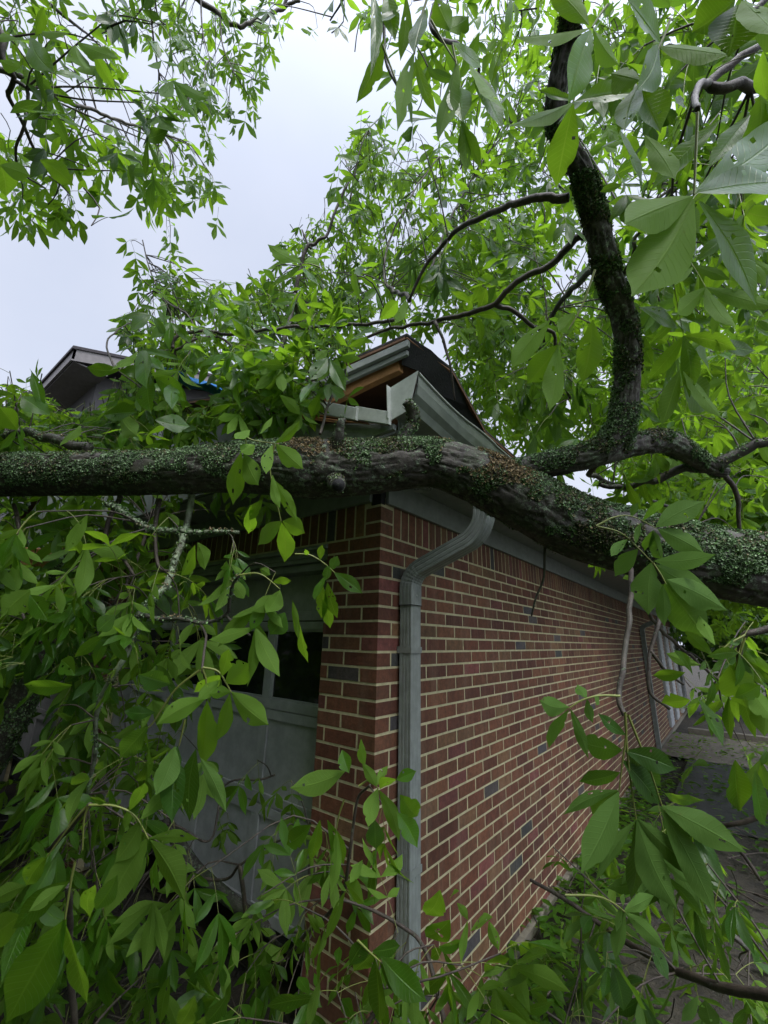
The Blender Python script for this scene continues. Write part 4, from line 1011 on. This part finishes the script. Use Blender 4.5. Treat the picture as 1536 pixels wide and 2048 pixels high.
# lower left
hero(.80, [(297, 1677, 402, 1672, 22, 'u'), (300, 1680, 366, 1798, 54, 'u'), (296, 1676, 214, 1826, 52, 'u'), (258, 1622, 290, 1560, 26, 'u'), (280, 1640, 337, 1572, 28, 'u'), (283, 1640, 235, 1720, 40, 'u'), (232, 1612, 242, 1598, 8, 'u'), (255, 1620, 250, 1655, 14, 'u'), (180, 1595, 212, 1606, 12, 't')], [[(178, 1610), (230, 1612), (270, 1632), (297, 1678)], [(176, 1614), (168, 1640), (165, 1700)], [(172, 1614), (145, 1645), (95, 1712)]], var=.55)
hero(.56, [(140, 1762, 28, 1856, 42, 't'), (132, 1838, 8, 2052, 84, 't'), (126, 1838, 166, 2016, 46, 't'), (95, 1712, 50, 1775, 34, 't'), (130, 1770, 55, 1822, 26, 'u'), (50, 1772, -20, 1806, 30, 'u'), (190, 1770, 186, 1818, 26, 'u'), (235, 1750, 190, 1820, 34, 't'), (92, 1710, 68, 1690, 30, 'u'), (45, 1830, -30, 1900, 50, 'u')], [[(150, 1725), (142, 1762), (130, 1838)]], var=.4)
# bottom centre
hero(1.0, [(690, 1542, 582, 1576, 40, 'u'), (684, 1500, 698, 1545, 26, 't'), (722, 1478, 730, 1530, 18, 'u'), (756, 1577, 736, 1655, 30, 'u'), (758, 1580, 796, 1676, 26, 'u'), (725, 1526, 754, 1572, 20, 'u'), (760, 1578, 792, 1550, 26, 'u'), (752, 1572, 775, 1532, 16, 'u'), (792, 1560, 832, 1542, 22, 't'), (800, 1590, 842, 1640, 40, 't'), (795, 1625, 834, 1695, 34, 't'), (750, 1640, 752, 1700, 34, 't')], [[(718, 1572), (740, 1560), (757, 1578)]], var=.75)
hero(1.0, [(672, 1660, 661, 1786, 20, 'u'), (690, 1782, 650, 1880, 18, 'u'), (690, 1765, 726, 1806, 36, 'u'), (725, 1720, 700, 1765, 18, 'u'), (640, 1640, 622, 1720, 24, 't'), (622, 1650, 570, 1690, 34, 't'), (655, 1640, 690, 1740, 26, 't')], [[(688, 1600), (678, 1630), (672, 1662)], [(725, 1725), (704, 1765), (690, 1785)]], var=.9)
hero(.92, [(750, 1916, 755, 2048, 44, 't'), (762, 1914, 852, 2002, 44, 't', .85), (748, 1905, 708, 1940, 36, 't'), (745, 1902, 800, 1892, 30, 't'), (700, 1930, 735, 1880, 34, 't'), (760, 1925, 820, 1990, 30, 't'), (635, 1995, 530, 2020, 30, 't'), (455, 1990, 410, 2050, 34, 't'), (390, 1990, 355, 2060, 34, 't'), (340, 1950, 320, 2050, 26, 't'), (640, 1960, 615, 2060, 18, 'u')], [[(715, 1880), (735, 1900), (762, 1925)]], var=.25)
hero(1.0, [(918, 1782, 897, 1788, 16, 'u'), (985, 1834, 941, 1862, 24, 'u'), (978, 1842, 998, 1900, 20, 'u'), (935, 1842, 919, 1924, 20, 'u'), (914, 1806, 936, 1840, 14, 'u'), (930, 1880, 880, 1900, 30, 't'), (880, 1780, 850, 1840, 40, 't'), (900, 1840, 850, 1880, 44, 't')], var=.95)
# leaves above the trunk, on the left
hero(1.20, [(278, 703, 286, 772, 44, 't'), (275, 703, 225, 742, 26, 'u'), (280, 700, 355, 708, 20, 't'), (282, 705, 330, 740, 24, 't'), (300, 752, 296, 822, 40, 't'), (310, 755, 366, 800, 36, 't'), (306, 752, 240, 742, 26, 't'), (240, 740, 172, 733, 26, 't'), (270, 805, 230, 820, 34, 't'), (240, 828, 272, 870, 36, 'u'), (208, 830, 270, 822, 40, 't'), (355, 760, 345, 815, 26, 't'), (100, 830, 42, 790, 40, 't'), (35, 860, 0, 815, 50, 't'), (85, 830, 62, 742, 20, 't'), (160, 850, 120, 890, 34, 'u'), (310, 840, 380, 850, 40, 't')], [[(240, 742), (258, 720), (278, 702)], [(300, 750), (290, 730), (278, 702)]], var=.5)
hero(1.35, [(604, 526, 540, 499, 28, 'u'), (604, 530, 546, 568, 28, 'u'), (610, 522, 640, 522, 26, 'u'), (606, 535, 640, 560, 12, 't'), (720, 600, 700, 540, 26, 'u'), (760, 640, 800, 600, 26, 'u'), (812, 600, 790, 650, 22, 'u')], [[(640, 535), (620, 528), (604, 528)]], var=.9)
hero(1.45, [(660, 720, 690, 780, 26, 't'), (655, 715, 620, 760, 30, 't'), (640, 760, 600, 800, 22, 't'), (660, 775, 690, 790, 24, 't'), (640, 790, 620, 835, 24, 't'), (560, 790, 600, 830, 22, 'u'), (600, 810, 640, 815, 18, 't'), (630, 720, 655, 700, 18, 'u')], var=.4)
# far right and its edge
hero(1.0, [(1430, 1290, 1396, 1232, 24, 'u'), (1425, 1310, 1370, 1262, 22, 'u'), (1400, 1330, 1330, 1306, 22, 'u'), (1460, 1330, 1490, 1410, 60, 'u'), (1440, 1400, 1425, 1430, 30, 'u'), (1380, 1400, 1324, 1405, 34, 'u'), (1395, 1395, 1450, 1490, 40, 't'), (1385, 1350, 1362, 1305, 18, 't'), (1370, 1345, 1305, 1352, 22, 't'), (1500, 1370, 1545, 1440, 50, 'u'), (1470, 1395, 1520, 1370, 30, 't'), (1540, 1390, 1525, 1470, 50, 'u'), (1470, 1520, 1480, 1620, 46, 't'), (1510, 1540, 1530, 1650, 50, 't'), (1410, 1600, 1330, 1585, 22, 't')], [[(1490, 1270), (1455, 1290), (1425, 1318)], [(1490, 1275), (1470, 1340)]], var=.6)
hero(.85, [(60, 1180, 5, 1230, 50, 'u'), (20, 1210, -40, 1290, 50, 'u'), (60, 1190, 90, 1240, 36, 't'), (140, 1060, 160, 1110, 34, 'u'), (175, 1030, 135, 1105, 34, 'u'), (390, 1090, 365, 1150, 32, 'u'), (395, 1085, 412, 1140, 30, 'u'), (230, 1230, 195, 1262, 40, 't'), (145, 1370, 40, 1372, 30, 't'), (150, 1350, 120, 1320, 34, 't')], var=.5)
hero(.75, [(60, 80, 10, 70, 52, 'u'), (70, 60, 150, 75, 40, 'u'), (155, 85, 235, 115, 36, 'u'), (60, 75, 95, 130, 42, 't'), (150, 90, 175, 150, 34, 'u'), (70, 70, 90, 15, 36, 'u'), (185, 95, 228, 178, 24, 't'), (0, 120, 45, 140, 30, 'u'), (-10, 300, 18, 400, 44, 'u'), (0, 330, 60, 352, 34, 'u'), (80, 320, 145, 370, 34, 'u')], var=.6)

# ---- trees behind, and crowns added for shade -------------------------------------
def crown_tree(name, label, base, trunk_top, centre, rad, count, Lf, seed_var, clear=None, group=None):
    if name == 'background_tree': group = 'trees standing round the garage'
    tr = empty(name, (base[0], base[1], 0)); tag(tr, label, 'tree', group)
    o, p, rr, v, nr = bark_tube('trunk', [base, (np.array(base)+trunk_top)/2+rng.normal(0, .12, 3), trunk_top], [.16, .12, .07], BARK2, tr, ns=16, n=40)
    cr_ = Leaves(); c0 = np.array(centre, float); rad = np.array(rad, float)
    K = count; cl = c0+rng.normal(0, .55, (max(8, K//60), 3))*rad
    for kk in range(6):
        e = cl[kk]; pth = [trunk_top, (np.array(trunk_top)+e)/2+rng.normal(0, .2, 3), e]; v, q, t3, _ = tube(catmull(pth, 14), np.linspace(.05, .012, 14), 7)
        cr_._push(v[:-2], q, np.zeros((len(v)-2, 2)), np.full(len(v)-2, .5), 2)
    which = rng.integers(0, len(cl), K); P = cl[which]+rng.normal(0, .22, (K, 3))*rad.max()*.6
    if clear is not None: P = P[[clear(x) for x in P]]
    P = P[[not in_building(x, .15) for x in P]]; K = len(P)
    # each stands for a fan of three leaflets
    D = nrm(rng.normal(0, 1, (K, 3))+GRAV*.8); U = nrm(rng.normal(0, .5, (K, 3))+np.array([0, 0, 1.]))
    S = np.cross(U, D)
    B = np.repeat(P, 3, 0); DD = np.concatenate([D[:, None], D[:, None]*.5+S[:, None]*.8, D[:, None]*.5-S[:, None]*.8], 1).reshape(-1, 3)
    LL = np.repeat(Lf*rng.uniform(.7, 1.2, K), 3)
    cr_.leaflets(B, DD, np.repeat(U, 3, 0)+rng.normal(0, .3, (K*3, 3)), LL, LL*.38, 4, 2, bend=rng.uniform(0, .3, K*3), var=np.clip(rng.normal(seed_var, .2, K*3), 0, 1))
    cr_.build('crown', [LEAF_OLD if seed_var < .5 else LEAF, STALK, TWIG], tr)
    return tr
def front_clear(x):
    q = pj(x)
    return not (q[2] > 0 and q[2] < 2.6)
crown_tree('background_tree', 'tall green tree filling the view right of the upright limb', (3.4, 6.2, 0), (3.2, 5.8, 3.2), (2.6, 5.2, 4.1), (1.5, 1.7, 1.6), 6500, .17, .6, front_clear)
crown_tree('background_tree', 'leafy tree behind the gutter and the drooping right-hand boughs', (2.6, 9.5, 0), (2.5, 9.2, 3.5), (1.9, 8.4, 4.6), (1.6, 1.6, 2.1), 5200, .2, .6, front_clear)
crown_tree('background_tree', 'dark tree at the right edge beyond the asphalt', (4.3, 3.0, 0), (4.0, 3.0, 2.2), (3.5, 3.0, 2.4), (1.2, 1.4, 1.4), 6000, .15, .35, front_clear)
crown_tree('background_tree', 'dark shrubby tree beyond the pavement at the end of the brick wall', (1.9, 14.5, 0), (1.8, 14.2, 2.0), (1.3, 13.6, 2.3), (1.7, 1.2, 1.7), 6500, .2, .3, front_clear)
crown_tree('background_tree', 'dense green tree beyond the snapped trunk at the left edge', (-6.8, -1.6, 0), (-6.5, -1.6, 2.2), (-5.6, -1.3, 1.9), (1.5, .9, 1.5), 8500, .17, .15, front_clear)
crown_tree('background_tree', 'low leafy tree rising behind the left end of the trunk', (-4.4, -1.2, 0), (-4.2, -1.2, 1.5), (-3.7, -1.05, 1.3), (1.1, .55, 1.0), 6500, .14, .15, front_clear)
# unseen crowns added above and behind the viewpoint to shade the yard
def over_clear(x):
    q = pj(x)
    return np.linalg.norm(x-CAM) > .9 and not (q[2] > 0 and abs(q[0]-768) < 900 and abs(q[1]-1024) < 1150)
def over_clear(x):
    q = pj(x)
    return np.linalg.norm(x-CAM) > 1.0 and not (q[2] > 0 and abs(q[0]-768) < 900 and abs(q[1]-1024) < 1150)
crown_tree('added_shade_tree', 'unseen broad tree added behind the viewpoint to shade the yard', (2.9, -4.6, 0), (2.6, -4.3, 3.0), (1.4, -3.9, 3.0), (2.8, 1.1, 2.0), 7500, .24, .5, over_clear)
crown_tree('added_shade_tree', 'second unseen broad tree added left of the viewpoint to shade the yard', (-3.6, -4.2, 0), (-3.4, -4.0, 3.2), (-2.8, -3.5, 2.9), (2.3, 1.1, 1.8), 7500, .24, .5, over_clear)

# ---- litter ----------------------------------------------------------
lt = Leaves(); K = 4200
P = np.stack([rng.uniform(.1, 4.5, K), rng.uniform(-.8, 9.5, K), np.full(K, .05)], -1); P2_ = np.stack([rng.uniform(-6, 1, 1400), rng.uniform(-1.6, -.05, 1400), np.full(1400, .06)], -1); P3_ = np.stack([rng.uniform(.03, .35, 1100), rng.uniform(.1, 5.5, 1100), rng.uniform(.035, .07, 1100)], -1); P = np.r_[P, P2_, P3_]; K = len(P)
a = rng.random(K)*6.28; D = np.stack([np.cos(a), np.sin(a), rng.normal(0, .12, K)], -1); Ln = rng.uniform(.05, .12, K)
lt.leaflets(P, D, np.array([0, 0, 1.])+rng.normal(0, .25, (K, 3)), Ln, Ln*.38, 4, 2, bend=.1, var=rng.random(K), mi=0)
lt.mi[-1] = (rng.random(len(lt.mi[-1])//1) < .0).astype(int)
o = lt.build('leaf_litter', [LEAF], None); tag(o, 'green and pale leaves strewn over the asphalt and soil', 'leaf litter', kind='stuff')
sk = MB()
for k in range(220):
    p = np.array([rng.uniform(.1, 3.0) if rng.random() < .7 else rng.uniform(-3, .2), rng.uniform(-.6, 4.2), .05]);
    if in_building(p+(0, 0, .1)): p[1] = -rng.uniform(.1, 1)
    d_ = nrm(np.array([*rng.normal(0, 1, 2), .08])); l_ = rng.uniform(.1, .6)
    v, q, tr, _ = tube(catmull([p, p+d_*l_*.5+rng.normal(0, .02, 3), p+d_*l_], 8), np.linspace(.006, .002, 8), 5); sk.add(v[:-2], q)
o = sk.build('twig_litter', TWIG, None, smooth=True); tag(o, 'broken twigs scattered on the ground beside the brick wall', 'twigs', kind='stuff')
print('compound leaves', tot)
# finer, farther foliage heaped behind the roof and round the upright limb
FINE = [(720, 1000, 280, 560, 3.0, 4.2, 42, T1), (560, 1100, 430, 690, 2.7, 4.2, 210, T1), (330, 700, 560, 760, 2.3, 3.4, 120, T1), (900, 1250, 60, 500, 2.6, 4.2, 130, T1), (930, 1300, 560, 900, 2.4, 4.0, 220, T1), (900, 1120, 620, 900, 3.2, 4.6, 130, T1),
        (240, 520, 650, 860, 2.0, 2.8, 85, T1), (-20, 260, 770, 880, 1.9, 3.0, 80, T1), (480, 700, 660, 835, 1.60, 1.90, 52, T1), (1250, 1540, 500, 900, 2.2, 4.0, 110, T1), (260, 370, 460, 720, 2.5, 3.1, 16, T1), (190, 430, 0, 220, 2.8, 3.6, 30, T2), (410, 585, 20, 230, 3.1, 3.8, 30, T2), (0, 300, 260, 440, 1.9, 2.5, 12, T2), (230, 460, 260, 390, 2.0, 2.6, 14, T2), (680, 820, 200, 420, 2.7, 3.4, 26, T1)]
for (x0, x1, y0, y1, d0, d1, cnt, tree) in FINE:
    for _ in range(cnt): spray(rng.uniform(x0, x1), rng.uniform(y0, y1), rng.uniform(d0, d1), int(rng.integers(3, 6)), rng.uniform(.085, .125), tree, lod=(5, 2))
for (bi, _), lv in COL.items():
    t_, o_, p_ = BR[bi]; old = t_ is T3
    lv.build('foliage', [LEAF_OLD if rng.random() < .3 else LEAF, STALK, TWIG], o_)
